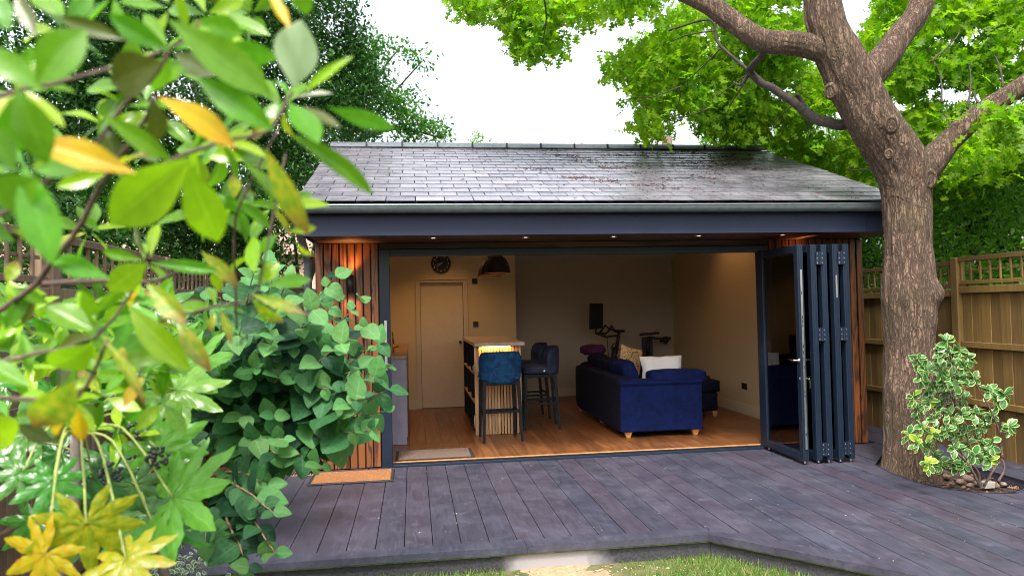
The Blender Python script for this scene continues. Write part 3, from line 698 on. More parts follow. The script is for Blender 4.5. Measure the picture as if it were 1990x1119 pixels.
# ================================================================== LIGHT FITTINGS
def spot(name, loc, rot, e, col, size, blend=.6, r=.02, parent=None):
    l = bpy.data.lights.new(name, 'SPOT'); l.energy = e; l.color = col; l.spot_size = size; l.spot_blend = blend; l.shadow_soft_size = r
    o = bpy.data.objects.new(name, l); C.objects.link(o); o.location = loc; o.rotation_euler = rot
    if parent:
        o.parent = parent; o.matrix_parent_inverse = WM[parent.name].inverted()
    return o
M_bulb = emit('warm_bulb', (1, .45, .12), 7)
M_bulbw = emit('pale_bulb', (1, .70, .55), 2.0)
WARM = (1.0, .42, .12)
def wall_lamp(x, label):
    t = empty('wall_lamp', (x, -.03, 1.82), label=label, cat='wall lamp', group='cylinder wall lamps on the timber cladding')
    MB().lathe([(.030, 1.732), (.034, 1.732), (.034, 1.908), (.030, 1.908), (.030, 1.732)], 20, (x, -.083, 0)).build('lamp_body', M_black, t, smooth=True)
    MB().cbox(x-.022, x+.022, -.052, -.023, 1.78, 1.86, .002).build('bracket', M_black, t)
    for z, d in ((1.745, -1), (1.895, 1)):
        MB().lathe([(0, z), (.028, z), (.028, z+.004), (0, z+.004)], 16, (x, -.083, 0)).build('bulb', M_bulb, t)
    spot('up_light', (x, -.083, 1.915), (math.pi, 0, 0), 7, WARM, math.radians(110), .9, .02, t)
    spot('down_light', (x, -.083, 1.725), (0, 0, 0), 5, WARM, math.radians(110), .9, .02, t)
wall_lamp(-.387, 'black cylinder wall lamp glowing on the timber pier behind the leafy shrub')
wall_lamp(4.41, 'black cylinder wall lamp glowing on the timber behind the folded doors')
dl = [('small round soffit light above the wall clock side of the opening', .434), ('small round soffit light second from the leafy shrub', 1.331), ('small round soffit light above the middle of the opening', 2.215), ('small round soffit light above the blue sofa', 3.098), ('small round soffit light beside the folded doors', 3.999)]
for lb, x in dl:
    t = empty('soffit_light', (x, -.50, 2.236), label=lb, cat='ceiling light', group='round lights in the soffit')
    MB().lathe([(.026, 0), (.040, 0), (.040, -.005), (.028, -.005), (.026, 0)], 20, (x, -.50, 2.2355)).build('trim_ring', M_steel, t, smooth=True)
    MB().lathe([(0, 0), (.0255, 0)], 20, (x, -.50, 2.2335)).build('bulb', M_bulbw, t)
    spot('soffit_beam', (x, -.50, 2.225), (0, 0, 0), .6, (1, .6, .4), math.radians(70), .6, .02, t)
# interior ceiling lights; all but the side-wall one are added to brighten the room
for lb, x, y, e in (('recessed ceiling light washing the sand coloured side wall', 4.45, 2.3, 15), ('added unseen ceiling light above the kitchen counter', .15, 2.9, 19), ('added unseen ceiling light in front of the inner door', .75, 3.3, 14), ('added unseen ceiling light over the front of the room', 2.6, 1.2, 6), ('added unseen ceiling light over the island front', 1.1, .9, 6)):
    z = cz(y)-.004; t = empty('ceiling_light', (x, y, z), label=lb, cat='ceiling light', group='recessed lights in the inner ceiling')
    MB().lathe([(.030, 0), (.044, 0), (.044, -.006), (.030, -.006), (.030, 0)], 20, (x, y, z-.012)).build('trim_ring', M_steel, t, smooth=True)
    MB().lathe([(0, 0), (.030, 0)], 20, (x, y, z-.014)).build('bulb', M_bulb, t)
    spot('ceiling_beam', (x, y, z-.03), (0, 0, 0), e, (1, .52, .20), math.radians(100), .8, .03, t)

# ================================================================== INTERIOR THINGS
# counter run on the left
t = empty('kitchen_counter', (-.2, 2.5, 0), label='lilac-grey kitchen counter end panel just inside the opening by the timber pier', cat='counter')
MB().cbox(-.585, .135, 1.04, 1.075, .002, .985, .002).build('end_panel', M_conc, t)
MB().box(-.585, .125, 1.0755, 4.02, .06, .985).build('cabinet', M_conc, t)
for i in range(5): MB().cbox(.1255, .143, 1.08+i*.586, 1.08+i*.586+.58, .08, .97, .002).build('cabinet_door', M_conc, t)
MB().cbox(-.585, .150, 1.03, 4.02, .986, 1.022, .003).build('worktop', M_oakslat, t)
t = empty('kitchen_tap', (-.02, 1.7, 1.022), label='small brass kitchen tap on the counter beside the door jamb', cat='tap')
mb = MB(); mb.tube([(-.02, 1.7, 1.0235), (-.02, 1.7, 1.22)]+[(-.02+.0, 1.7-.06+.06*math.cos(a_), 1.22+.06*math.sin(a_)) for a_ in np.linspace(0, math.pi, 8)]+[(-.02, 1.58, 1.17)], .012, 10); mb.build('spout', plain('brass', (.6, .38, .14), .25, 1.0), t, smooth=True)
MB().tube([(-.02, 1.72, 1.08), (.05, 1.73, 1.10)], .007, 8).build('lever', M_black, t)
# island
t = empty('kitchen_island', (1.3, 2.4, 0), label='kitchen island with oak slatted front, glowing strip light and open dark side shelves', cat='kitchen island')
ix0, ix1, iy0, iy1, iz = 1.005, 1.53, 1.46, 3.45, 1.083
MB().cbox(.962, 1.582, 1.352, 3.56, iz+.0005, 1.128, .004).build('worktop', M_top, t)
MB().box(ix0+.25, ix1-.02, iy0+.035, iy1, .0, iz).build('carcass', M_blackwood, t)
MB().box(ix0-.035, ix0+.25, iy1-.02, iy1, .0, iz).build('side_panel', M_blackwood, t)
mb = MB(); mb.box(ix0-.038, ix0-.004, iy0-.002, iy0+.035, 0, iz); mb.box(ix0-.004, ix0+.26, iy0+.0, iy0+.030, 0, iz); mb.build('side_panel', M_oakslat, t)
for z in (.02, .36, .72): MB().cbox(ix0-.034, ix0+.245, iy0+.036, iy1-.021, z, z+.022, .002).build('shelf', M_oakslat if z > .1 else M_blackwood, t)
for y in (2.1, 2.78): MB().box(ix0-.03, ix0+.245, y, y+.02, .043, iz-.002).build('divider', M_blackwood, t)
n_s = 14; sx0, sx1 = 1.012, 1.548; sw = (sx1-sx0)/n_s
for i in range(n_s): MB().cbox(sx0+i*sw+.005, sx0+(i+1)*sw-.005, iy0-.026, iy0-.002, .004, iz-.003, .003).build('slat', M_oakslat, t)
for i in range(40): MB().cbox(ix1+.0, ix1+.018, iy0+.01+i*.049, iy0+.01+i*.049+.041, .004, iz-.003, .003).build('slat', M_oakslat, t)
MB().box(1.06, 1.40, 1.405, 1.417, 1.074, 1.082).build('light_strip', emit('amber_strip', (1, .50, .08), 12), t)
l = bpy.data.lights.new('strip_glow', 'AREA'); l.shape = 'RECTANGLE'; l.size = .36; l.size_y = .012; l.energy = 1.2; l.color = (1, .46, .10)
o = bpy.data.objects.new('strip_glow', l); C.objects.link(o); o.location = (1.23, 1.411, 1.072); o.rotation_euler = (math.radians(18), 0, 0)
# on the shelves
mb = MB(); mb.lathe([(0, 0), (.035, 0), (.06, .03), (.062, .08), (.03, .125), (.022, .14), (.028, .15)], 16, (1.02, 1.66, .7425)); setp(mb.build('glass_vase', plain('pale_green_ceramic', (.35, .45, .36), .2), smooth=True), label='small pale green rounded vase on the top island shelf', cat='vase')
for i in range(4):
    mb = MB(); mb.cbox(.985, 1.15, 1.60+i*.035, 1.60+i*.035+.028, .383, .60-.012*i, .002)
    o = mb.build('book', [plain('book_cover', (.5, .48, .45), .6), M_blackwood, M_white, M_stone][i]); setp(o, label=['pale grey book standing on the middle island shelf', 'black book next to the pale one on the middle shelf', 'white book on the middle island shelf', 'brown book at the end of the row on the middle shelf'][i], cat='book', group='books on the island shelf')
mb = MB(); mb.lathe([(0, 0), (.05, 0), (.055, .10), (.05, .16), (.02, .19), (.02, .22), (0, .22)], 14, (1.02, 1.68, .0425)); setp(mb.build('storage_jar', M_white, smooth=True), label='white storage jar on the bottom island shelf', cat='jar')
# bar stools: built facing +Y (backrest at -Y)
def stool(loc, rz, back, seat, label):
    t = empty('bar_stool', loc, rz, label=label, cat='bar stool', group='bar stools round the kitchen island')
    legs = (((-.225, -.22), (-.20, -.17)), ((.225, -.22), (.20, -.17)), ((-.215, .215), (-.20, .20)), ((.215, .215), (.20, .20)))
    for (bx, by), (tx, ty) in legs:
        mb = MB(); w0, w1 = .014, .021
        mb.add([(bx-w0, by-w0, 0), (bx+w0, by-w0, 0), (bx+w0, by+w0, 0), (bx-w0, by+w0, 0), (tx-w1, ty-w1, .70), (tx+w1, ty-w1, .70), (tx+w1, ty+w1, .70), (tx-w1, ty+w1, .70)], [(0, 3, 2, 1), (4, 5, 6, 7), (0, 1, 5, 4), (1, 2, 6, 5), (2, 3, 7, 6), (3, 0, 4, 7)]); mb.build('leg', M_blackwood, t, local=True)
    for (x0, x1, y0, y1, z) in ((-.20, .20, -.222, -.20, .335), (-.20, .20, .198, .222, .30), (-.222, -.198, -.20, .20, .315), (.198, .222, -.20, .20, .315)):
        MB().cbox(x0, x1, y0, y1, z, z+.028, .003).build('stretcher', M_blackwood, t, local=True)
    MB().cbox(-.215, .215, -.19, .215, .655, .70, .004).build('seat_frame', M_blackwood, t, local=True)
    softmesh('seat', seat, -.235, .235, -.20, .24, .70, .80, .16, t, 12, local=True)
    # wrap-round backrest
    mb = MB(); nu, nv = 24, 10; vs = []
    def P(a_, r, z): return (r*math.sin(a_)*1.02, -.02-r*math.cos(a_)*.93+.02, z)
    for side in (0, 1):
        for i in range(nu+1):
            a_ = -1.28+2.56*i/nu; e = abs(2*i/nu-1)
            for j in range(nv+1):
                v_ = j/nv; zt = 1.045-.075*e**6-.05*e**16; zb = .665+.04*e**5; z = zb+(zt-zb)*v_
                r = (.262 if side == 0 else .222)+.018*v_; edge = (math.sin(math.pi*v_)**.25) if 0 < v_ < 1 else 0
                mid = .242+.018*v_; ee = (1-e**14)**.5; r = mid+(r-mid)*edge*max(ee, .1); vs.append(P(a_, r, z))
    st = (nu+1)*(nv+1); fs = []
    for i in range(nu):
        for j in range(nv):
            q = i*(nv+1)+j; fs += [(q, q+1, q+nv+2, q+nv+1), (st+q, st+q+nv+1, st+q+nv+2, st+q+1)]
    for j in range(nv): fs += [(j, st+j, st+j+1, j+1), (nu*(nv+1)+j, nu*(nv+1)+j+1, st+nu*(nv+1)+j+1, st+nu*(nv+1)+j)]
    for i in range(nu): a0 = i*(nv+1); fs += [(a0, a0+nv+1, st+a0+nv+1, st+a0), (a0+nv, st+a0+nv, st+a0+2*nv+1, a0+2*nv+1)]
    mb.add(vs, fs); mb.build('backrest', back, t, smooth=True, local=True)
    for sx in (-1, 1): MB().lathe([(0, 0), (.012, 0), (.010, .006), (0, .007)], 10, M=Matrix.Translation((sx*.262, -.03, .745)) @ Matrix.Rotation(sx*math.pi/2, 4, 'Y')).build('stud', M_chrome, t, local=True)
    return t
stool((1.232, 1.13, 0), 0.03, M_blue, M_blue, 'petrol blue velvet bar stool with its back to the garden before the slatted island front')
stool((1.845, 1.84, 0), math.radians(86), M_greyv, M_greyv, 'dark grey-blue bar stool at the island side, nearer the opening, seen side on')
stool((1.86, 2.72, 0), math.radians(93), M_greyv, M_greyv, 'dark grey-blue bar stool at the island side, half hidden behind another stool')
# pendants
pm = random.Random(4)
for i, (y, lb) in enumerate(((1.92, 'black dome pendant over the island, the nearest and largest looking of three'), (2.42, 'black dome pendant over the island, between the two others'), (2.92, 'black dome pendant over the island, farthest from the opening'))):
    t = empty('pendant_lamp', (1.33, y, 2.0), label=lb, cat='pendant lamp', group='black pendant lamps over the kitchen island')
    pf = [(.178, 0), (.172, .012), (.165, .03), (.160, .07), (.142, .13), (.110, .185), (.065, .225), (.035, .24), (.03, .29), (.0, .29)]
    inn = [(max(r-.004, 0), z-.003 if z > .02 else z) for r, z in pf[:-2]][::-1]
    MB().lathe(pf[::-1], 28, (1.33, y, 2.005)).build('lamp_shade', M_black, t, smooth=True)
    MB().lathe([(.174, .0), (.168, .012), (.160, .03), (.155, .07), (.137, .128), (.105, .181), (.06, .22), (0, .225)], 28, (1.33, y, 2.005)).build('shade_lining', plain('copper_lining', (.07, .035, .02), .5, .3), t, smooth=True)
    MB().lathe([(0, -.0), (.03, .02), (.035, .05), (.02, .09), (0, .1)], 12, (1.33, y, 2.05)).build('bulb', emit('pendant_bulb', (1, .5, .18), .6), t, smooth=True)
    MB().tube([(1.33, y, 2.29), (1.33, y, cz(y)-.005)], .004, 6).build('cord', M_black, t)
    pl = bpy.data.lights.new('pendant_glow', 'POINT'); pl.energy = .7; pl.color = (1, .5, .2); pl.shadow_soft_size = .03
    o = bpy.data.objects.new('pendant_glow', pl); C.objects.link(o); o.location = (1.33, y, 2.03); o.parent = t; o.matrix_parent_inverse = WM[t.name].inverted()
# clock
t = empty('wall_clock', (.681, 4.03, 2.269), label='round black wall clock with white numerals above the inner door', cat='clock')
Mc = Matrix.Translation((.681, 4.048, 2.269)) @ Matrix.Rotation(math.pi/2, 4, 'X')
MB().lathe([(0, 0), (.155, 0), (.155, .022), (.150, .026), (.147, .022), (.0, .0215)], 40, M=Mc).build('clock_face', M_black, t, smooth=False)
M_num = plain('white_print', (.7, .68, .62), .5)
for h in range(1, 13):
    a_ = math.radians(90-30*h); cu = bpy.data.curves.new('numeral', 'FONT'); cu.body = str(h); cu.size = .042; cu.align_x = 'CENTER'; cu.align_y = 'CENTER'; cu.extrude = .0006
    tmpo = bpy.data.objects.new('numeral_curve', cu); C.objects.link(tmpo); bpy.context.view_layer.update(); nm = bpy.data.meshes.new_from_object(tmpo); bpy.data.objects.remove(tmpo); nm.materials.clear(); nm.materials.append(M_num); o = bpy.data.objects.new('numeral', nm); C.objects.link(o); o.parent = t
    o.matrix_parent_inverse = WM[t.name].inverted(); o.matrix_basis = Matrix.Translation((.681+.118*math.cos(a_), 4.0245, 2.269+.118*math.sin(a_))) @ Matrix.Rotation(math.pi/2, 4, 'X')
def hand(h, L, w2, dy):
    a_ = math.radians(90-30*h); d = Vector((math.cos(a_), 0, math.sin(a_))); n_ = Vector((-d.z, 0, d.x)); c = Vector((.681, 4.0235-dy, 2.269))
    MB().add([c-d*.02-n_*w2, c-d*.02+n_*w2, c+d*L+n_*w2*.4, c+d*L-n_*w2*.4, c-d*.02-n_*w2+Vector((0, .001, 0)), c-d*.02+n_*w2+Vector((0, .001, 0)), c+d*L+n_*w2*.4+Vector((0, .001, 0)), c+d*L-n_*w2*.4+Vector((0, .001, 0))], [(0, 1, 2, 3), (4, 7, 6, 5), (0, 4, 5, 1), (2, 6, 7, 3), (1, 5, 6, 2), (0, 3, 7, 4)]).build('clock_hand', M_num, t)
hand(7.72, .085, .004, .001); hand(8.6, .125, .003, .003)
# switches and sockets
for lb, x, y, z, s in (('small square black wall switch high on the cream wall below the pendants', 1.211, 4.05, 1.984, 0), ('square black thermostat on the cream wall above the island', 1.213, 4.05, 1.301, 0), ('black wall socket low on the sand wall beside the folded doors', 4.80, 2.18, .386, 1), ('black wall socket low on the sand wall above the footstool', 4.80, 3.46, .376, 1)):
    mb = MB()
    if s == 0: mb.cbox(x-.043, x+.043, y-.012, y-.0005, z-.043, z+.043, .002); mb.box(x-.012, x+.012, y-.015, y-.0119, z-.004, z+.004)
    else: mb.cbox(x-.012, x-.0005, y-.075, y+.075, z-.043, z+.043, .002); mb.box(x-.015, x-.0119, y-.05, y-.03, z-.012, z+.02)
    setp(mb.build('wall_switch' if s == 0 else 'wall_socket', M_black), label=lb, cat='switch' if s == 0 else 'socket')
# sofa
t = empty('sofa', (3.1, 1.9, 0), label='navy blue velvet sofa with its back to the island and light wooden feet', cat='sofa')
for x, y in ((2.70, .82), (3.52, .82), (2.70, 2.0), (2.66, 3.02), (3.52, 3.02)):
    MB().add([(x-.022, y-.022, 0.001), (x+.022, y-.022, .001), (x+.022, y+.022, .001), (x-.022, y+.022, .001), (x-.05, y-.04, .075), (x+.045, y-.04, .075), (x+.045, y+.045, .075), (x-.05, y+.045, .075)], [(0, 3, 2, 1), (4, 5, 6, 7), (0, 1, 5, 4), (1, 2, 6, 5), (2, 3, 7, 6), (3, 0, 4, 7)]).build('foot', M_legwood, t)
softmesh('base', M_navy, 2.62, 3.58, .78, 3.10, .072, .42, .10, t, 14, wr=.002)
softmesh('back', M_navyd, 2.58, 2.80, .77, 3.12, .072, .70, .10, t, 16, wr=.004, seed=2)
# near arm: flat panel with rolled lip and a padded top
mb = MB(); pf = [(.75, .072), (.748, .35), (.742, .60), (.722, .628), (.716, .642), (.722, .655), (.745, .662), (.80, .672), (.93, .675), (.99, .64), (.99, .072)]
mb.extr(pf, 2.60, 3.595); ar = mb.build('arm', M_navy, t); bv = ar.modifiers.new('b', 'BEVEL'); bv.width = .018; bv.segments = 3; bv.limit_method = 'ANGLE'; bv.angle_limit = math.radians(50)
softmesh('arm_roll', M_navy, 2.98, 3.69, .76, 1.06, .60, .775, .22, t, 14, wr=.004, seed=5)
softmesh('arm', M_navyd, 2.64, 3.62, 2.92, 3.14, .10, .74, .14, t, 12, wr=.004, seed=7)
for i, (y0, y1) in enumerate(((1.02, 1.64), (1.65, 2.28), (2.29, 2.90))):
    softmesh('seat_cushion', M_navy, 2.82, 3.60, y0, y1, .41, .56, .16, t, 12, wr=.004, seed=i)
for i, (y0, y1, zt, tl) in enumerate(((1.02, 1.66, .87, 14), (1.68, 2.26, .85, 11), (2.28, 2.88, .88, 12))):
    Mq = Matrix.Translation((2.86, (y0+y1)/2, .56)) @ Matrix.Rotation(math.radians(-tl), 4, 'Y')
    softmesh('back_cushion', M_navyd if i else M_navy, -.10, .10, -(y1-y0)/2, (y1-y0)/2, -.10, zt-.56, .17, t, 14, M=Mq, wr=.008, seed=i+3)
def pillow(name, mat, c, R, wx, wz, th, label, cat='cushion'):
    n = 18; vs = []; fs = []
    for s in (-1, 1):
        for i in range(n+1):
            for j in range(n+1):
                a_, b_ = 2*i/n-1, 2*j/n-1; e = ((1-a_**4)*(1-b_**4)); e = max(e, 0)**.55
                sh = 1-.10*(1-abs(b_))*abs(a_)**3; sv = 1-.10*(1-abs(a_))*abs(b_)**3
                vs.append(Vector((a_*wx/2*sh, s*th/2*e*(1+.12*noise.noise(Vector((a_*3, b_*3, s*2+wx*9))))+.004*noise.noise(Vector((a_*8, b_*8, s))), b_*wz/2*sv+.012*noise.noise(Vector((a_*2.2, 4, wx*7))))))
    k = (n+1)*(n+1)
    for i in range(n):
        for j in range(n):
            q = i*(n+1)+j; fs += [(q, q+1, q+n+2, q+n+1), (k+q, k+q+n+1, k+q+n+2, k+q+1)]
    Mx = Matrix.Translation(c) @ R
    return setp(MB().add([Mx @ v for v in vs], fs).build(name, mat, smooth=True), label=label, cat=cat)
pillow('pillow', M_white, (3.30, 1.30, .745), Matrix.Rotation(math.radians(-4), 4, 'Z') @ Matrix.Rotation(math.radians(-16), 4, 'X'), .54, .34, .15, 'white pillow leaning behind the near arm of the navy sofa', 'pillow')
pillow('cushion', M_print, (3.06, 1.86, .80), Matrix.Rotation(math.radians(28), 4, 'Z') @ Matrix.Rotation(math.radians(14), 4, 'Y'), .40, .40, .13, 'tan patterned cushion standing on the navy sofa behind the white pillow')
softmesh('throw', M_purple, 2.62, 2.98, 2.58, 3.04, .84, 1.0, .42, None, 16, wr=.012, seed=9, label='purple throw heaped on the far end of the sofa back', cat='throw')
t = empty('footstool', (4.1, 2.4, 0), label='square dark navy footstool between the sofa and the sand wall', cat='footstool')
softmesh('seat', M_navyd, 3.74, 4.41, 2.03, 2.75, .33, .50, .12, t, 12); softmesh('base', M_navyd, 3.77, 4.37, 2.06, 2.72, .072, .34, .08, t, 10)
for x, y in ((3.82, 2.10), (4.31, 2.10), (3.82, 2.66), (4.31, 2.66)): MB().add([(x-.02, y-.02, 0.001), (x+.02, y-.02, .001), (x+.02, y+.02, .001), (x-.02, y+.02, .001), (x-.04, y-.035, .078), (x+.04, y-.035, .078), (x+.04, y+.035, .078), (x-.04, y+.035, .078)], [(0, 3, 2, 1), (4, 5, 6, 7), (0, 1, 5, 4), (1, 2, 6, 5), (2, 3, 7, 6), (3, 0, 4, 7)]).build('foot', M_legwood, t)
# exercise bike
t = empty('exercise_bike', (3.8, 4.3, 0), label='black exercise bike with upright screen standing behind the navy sofa', cat='exercise bike')
Yb = 4.3
mb = MB(); mb.tube([(3.45, Yb, .06), (3.56, Yb, .42), (3.72, Yb, .48), (4.06, Yb, .30), (4.42, Yb, .06)], .045, 10); mb.tube([(3.60, Yb, .44), (3.52, Yb, .72), (3.55, Yb, .86)], .05, 10); mb.tube([(4.0, Yb, .35), (4.10, Yb, .70)], .045, 10)
mb.tube([(3.45, Yb-.26, .04), (3.45, Yb+.26, .04)], .035, 10); mb.tube([(4.45, Yb-.26, .04), (4.45, Yb+.26, .04)], .035, 10); mb.build('frame', M_black, t, smooth=True)
MB().lathe([(0, -.03), (.22, -.03), (.24, -.02), (.24, .02), (.22, .03), (0, .03)], 32, M=Matrix.Translation((3.52, Yb, .34)) @ Matrix.Rotation(math.pi/2, 4, 'X')).build('flywheel', M_black, t, smooth=False)
MB().tube([(3.55, Yb, .74), (3.60, Yb, .98), (3.62, Yb, 1.10)], [.036, .03, .028], 10).build('handlebar_post', M_black, t, smooth=True)
mb = MB()
for s in (-1, 1): mb.tube([(3.70, Yb+s*.03, 1.125), (3.58, Yb+s*.05, 1.13), (3.50, Yb+s*.12, 1.15), (3.44, Yb+s*.2, 1.22), (3.40, Yb+s*.22, 1.15), (3.34, Yb+s*.2, 1.09), (3.26, Yb+s*.1, 1.10)], .017, 8)
mb.tube([(3.28, Yb-.12, 1.10), (3.28, Yb+.12, 1.10)], .017, 8); mb.cbox(3.54, 3.72, Yb-.04, Yb+.04, 1.10, 1.14, .01); mb.build('handlebar', M_black, t, smooth=True)
sc_ = MB(); Msc = Matrix.Translation((3.24, Yb, 1.37)) @ Matrix.Rotation(math.radians(-36), 4, 'Z') @ Matrix.Rotation(math.radians(2), 4, 'Y'); sc_.cbox(-.018, .018, -.27, .27, -.20, .22, .008, Msc); sco = sc_.build('screen', M_black, t)
MB().tube([(3.24, Yb, 1.20), (3.22, Yb, 1.10), (3.40, Yb, 1.03), (3.58, Yb, 1.05)], .018, 8).build('screen_arm', M_black, t, smooth=True)
MB().tube([(3.30, Yb, 1.14), (3.40, Yb-.05, 1.02), (3.42, Yb-.05, .7), (3.46, Yb, .4)], .006, 6).build('cable', M_black, t, smooth=True)
MB().lathe([(0, 0), (.022, .004), (.024, .03), (.0, .04)], 12, M=Matrix.Translation((3.60, Yb-.06, .80))).build('resistance_knob', plain('red_knob', (.35, .02, .01), .4), t, smooth=True)
MB().tube([(3.50, Yb-.06, .78), (3.46, Yb-.06, .86), (3.52, Yb-.06, .93)], .01, 6).build('bottle_cage', M_black, t)
MB().tube([(4.10, Yb, .66), (4.13, Yb, 1.02)], [.036, .03], 10).build('seat_post', M_black, t, smooth=True)
mb = MB(); pts = [(3.98, .03, 0), (4.06, .035, .01), (4.16, .06, .008), (4.24, .085, .02), (4.30, .07, .022)]
vs = []
for x, w2, dz in pts:
    for s in (-1, -.5, 0, .5, 1): vs.append((x, Yb+s*w2, 1.075+dz-.02*s*s))
for x, w2, dz in pts:
    for s in (-1, -.5, 0, .5, 1): vs.append((x, Yb+s*w2*.8, 1.045+dz-.01*s*s))
fs = [(i*5+j, (i+1)*5+j, (i+1)*5+j+1, i*5+j+1) for i in range(4) for j in range(4)]+[(25+i*5+j, 25+i*5+j+1, 25+(i+1)*5+j+1, 25+(i+1)*5+j) for i in range(4) for j in range(4)]
fs += [(i*5, 25+i*5, 25+(i+1)*5, (i+1)*5) for i in range(4)]+[(i*5+4, (i+1)*5+4, 25+(i+1)*5+4, 25+i*5+4) for i in range(4)]+[(j, j+1, 25+j+1, 25+j) for j in range(4)]+[(20+j, 45+j, 45+j+1, 20+j+1) for j in range(4)]
mb.add(vs, fs); mb.build('saddle', M_black, t, smooth=True)
mb = MB(); mb.tube([(4.13, Yb, 1.0), (4.32, Yb, .98), (4.42, Yb, .99)], .02, 8); mb.lathe([(0, -.05), (.05, -.05), (.05, .05), (0, .05)], 12, M=Matrix.Translation((4.43, Yb, .95)) @ Matrix.Rotation(math.radians(60), 4, 'X')); mb.tube([(4.36, Yb-.09, .92), (4.48, Yb-.09, .99)], .022, 8); mb.tube([(4.36, Yb+.09, .92), (4.48, Yb+.09, .99)], .022, 8); mb.build('weight_holder', M_black, t, smooth=True)
mb = MB(); mb.tube([(3.78, Yb-.16, .22), (3.78, Yb-.06, .22)], .02, 8); mb.cbox(3.72, 3.84, Yb-.24, Yb-.15, .20, .235, .006); mb.cbox(3.72, 3.84, Yb+.15, Yb+.24, .40, .435, .006); mb.build('pedal', M_black, t)
setp(MB().cbox(4.10, 4.27, 4.50, 4.60, .002, 1.0, .01).build('exercise_mat', plain('grey_blue_foam', (.05, .06, .085), .8)), label='grey-blue upright foam slab behind the exercise bike seat post', cat='exercise mat')
# mats
t = empty('doormat', (-.37, -.38, -.03), label='ginger coir doormat with black rubber rim on the deck below the timber pier', cat='doormat')
MB().cbox(-.755, .022, -.648, -.155, -.028, -.016, .004).build('rim', M_rubber, t)
mb = MB(); nx, ny = 120, 70; vs = [(-.725+.72*i/nx, -.618+.435*j/ny, -.008+.004*noise.noise(Vector((i*.9, j*.9, 0)))-(.007 if i in (0, nx) or j in (0, ny) else 0)) for i in range(nx+1) for j in range(ny+1)]
mb.add(vs, [(i*(ny+1)+j, (i+1)*(ny+1)+j, (i+1)*(ny+1)+j+1, i*(ny+1)+j+1) for i in range(nx) for j in range(ny)]); mb.build('pile', M_coir, t)
t = empty('entrance_mat', (.42, .4, 0), label='flat brown-grey entrance mat with dark border just inside the threshold', cat='doormat')
MB().cbox(.02, .84, .125, .62, .002, .009, .002).build('rim', M_rubber, t); MB().cbox(.05, .805, .135, .60, .0085, .016, .003).build('pile', M_pile, t)
# drain grate
t = empty('drain_grate', (-.88, -.12, -.03), label='small dark slotted drain cover at the foot of the downpipe', cat='drain cover')
MB().cbox(-.98, -.72, -.21, -.03, -.029, -.022, .002).build('frame', plain('sand_frame', (.28, .17, .11), .7), t)
for i in range(9): MB().box(-.965+i*.026, -.950+i*.026, -.195, -.045, -.0215, -.016).build('slot_bar', M_black, t)

# ================================================================== FENCES
def fence(name, X, panels, side, mat, label, ztop=1.975, off=0):
    """side = +1: the visible face looks towards -X"""
    t = empty(name, (X, (panels[0][0]+panels[-1][1])/2, -.12), label=label, cat='fence')
    f = -side
    for (y0, y1, dz) in panels:
        zt = ztop+dz
        def b(nm, ya, yb, za, zb, d0, d1): MB().cbox(min(X+f*d0, X+f*d1), max(X+f*d0, X+f*d1), ya, yb, za, zb, .003).build(nm, mat, t)
        b('rail', y0, y1, zt-.048, zt, -.02, .035); b('rail', y0, y1, zt-.285, zt-.245, -.02, .03)
        b('rail', y0, y1, zt-.375, zt-.305, -.01, .035)
        b('trellis_bar', y0+.05, y1-.05, zt-.152, zt-.132, -.0, .012)
        ny = int((y1-y0)/.125)
        for i in range(ny+1):
            yc = y0+.03+(y1-y0-.06)*i/ny; b('trellis_bar', yc-.010, yc+.010, zt-.245, zt-.048, .0125, .030)
        for zr in (1.04, .46): b('rail', y0, y1, zr+dz, zr+.06+dz, .0, .035)
        n_ = int((y1-y0)/.118)
        for i in range(n_):
            w2 = (y1-y0-.004)/n_; d = .004 if i % 2 else 0
            b('fence_board', y0+.002+i*w2+.001, y0+.002+(i+1)*w2-.001, -.1, zt-.306, -.02-d, -.002-d)
    ys = sorted(set([p[0] for p in panels]+[p[1] for p in panels])); used = []
    for y0, y1, dz in panels:
        for yy in (y0-.055, y1+.055):
            if all(abs(yy-u) > .09 for u in used):
                used.append(yy); MB().cbox(X-.05, X+.05, yy-.048, yy+.048, -.15, ztop+dz+.0, .006).build('fence_post', mat, t)
    return t
fence('trellis_fence', 5.90, [(-4.33, -2.56, .0), (-2.45, -.62, .0), (-.50, 1.33, -.035), (1.44, 3.27, .01), (3.38, 5.21, 0), (5.32, 7.15, 0)], 1, M_fence, 'golden-brown boarded fence with trellis top behind the big tree')
fence('trellis_fence', -1.78, [(-6.9, -5.12, .0), (-5.0, -3.22, .0), (-3.1, -1.32, .0), (-1.2, .6, .0), (.72, 2.5, 0), (2.62, 4.4, 0), (4.52, 6.3, 0), (6.42, 8.2, 0)], -1, M_fencel, 'weathered brown boarded fence with trellis top behind the leafy shrubs', ztop=2.02)

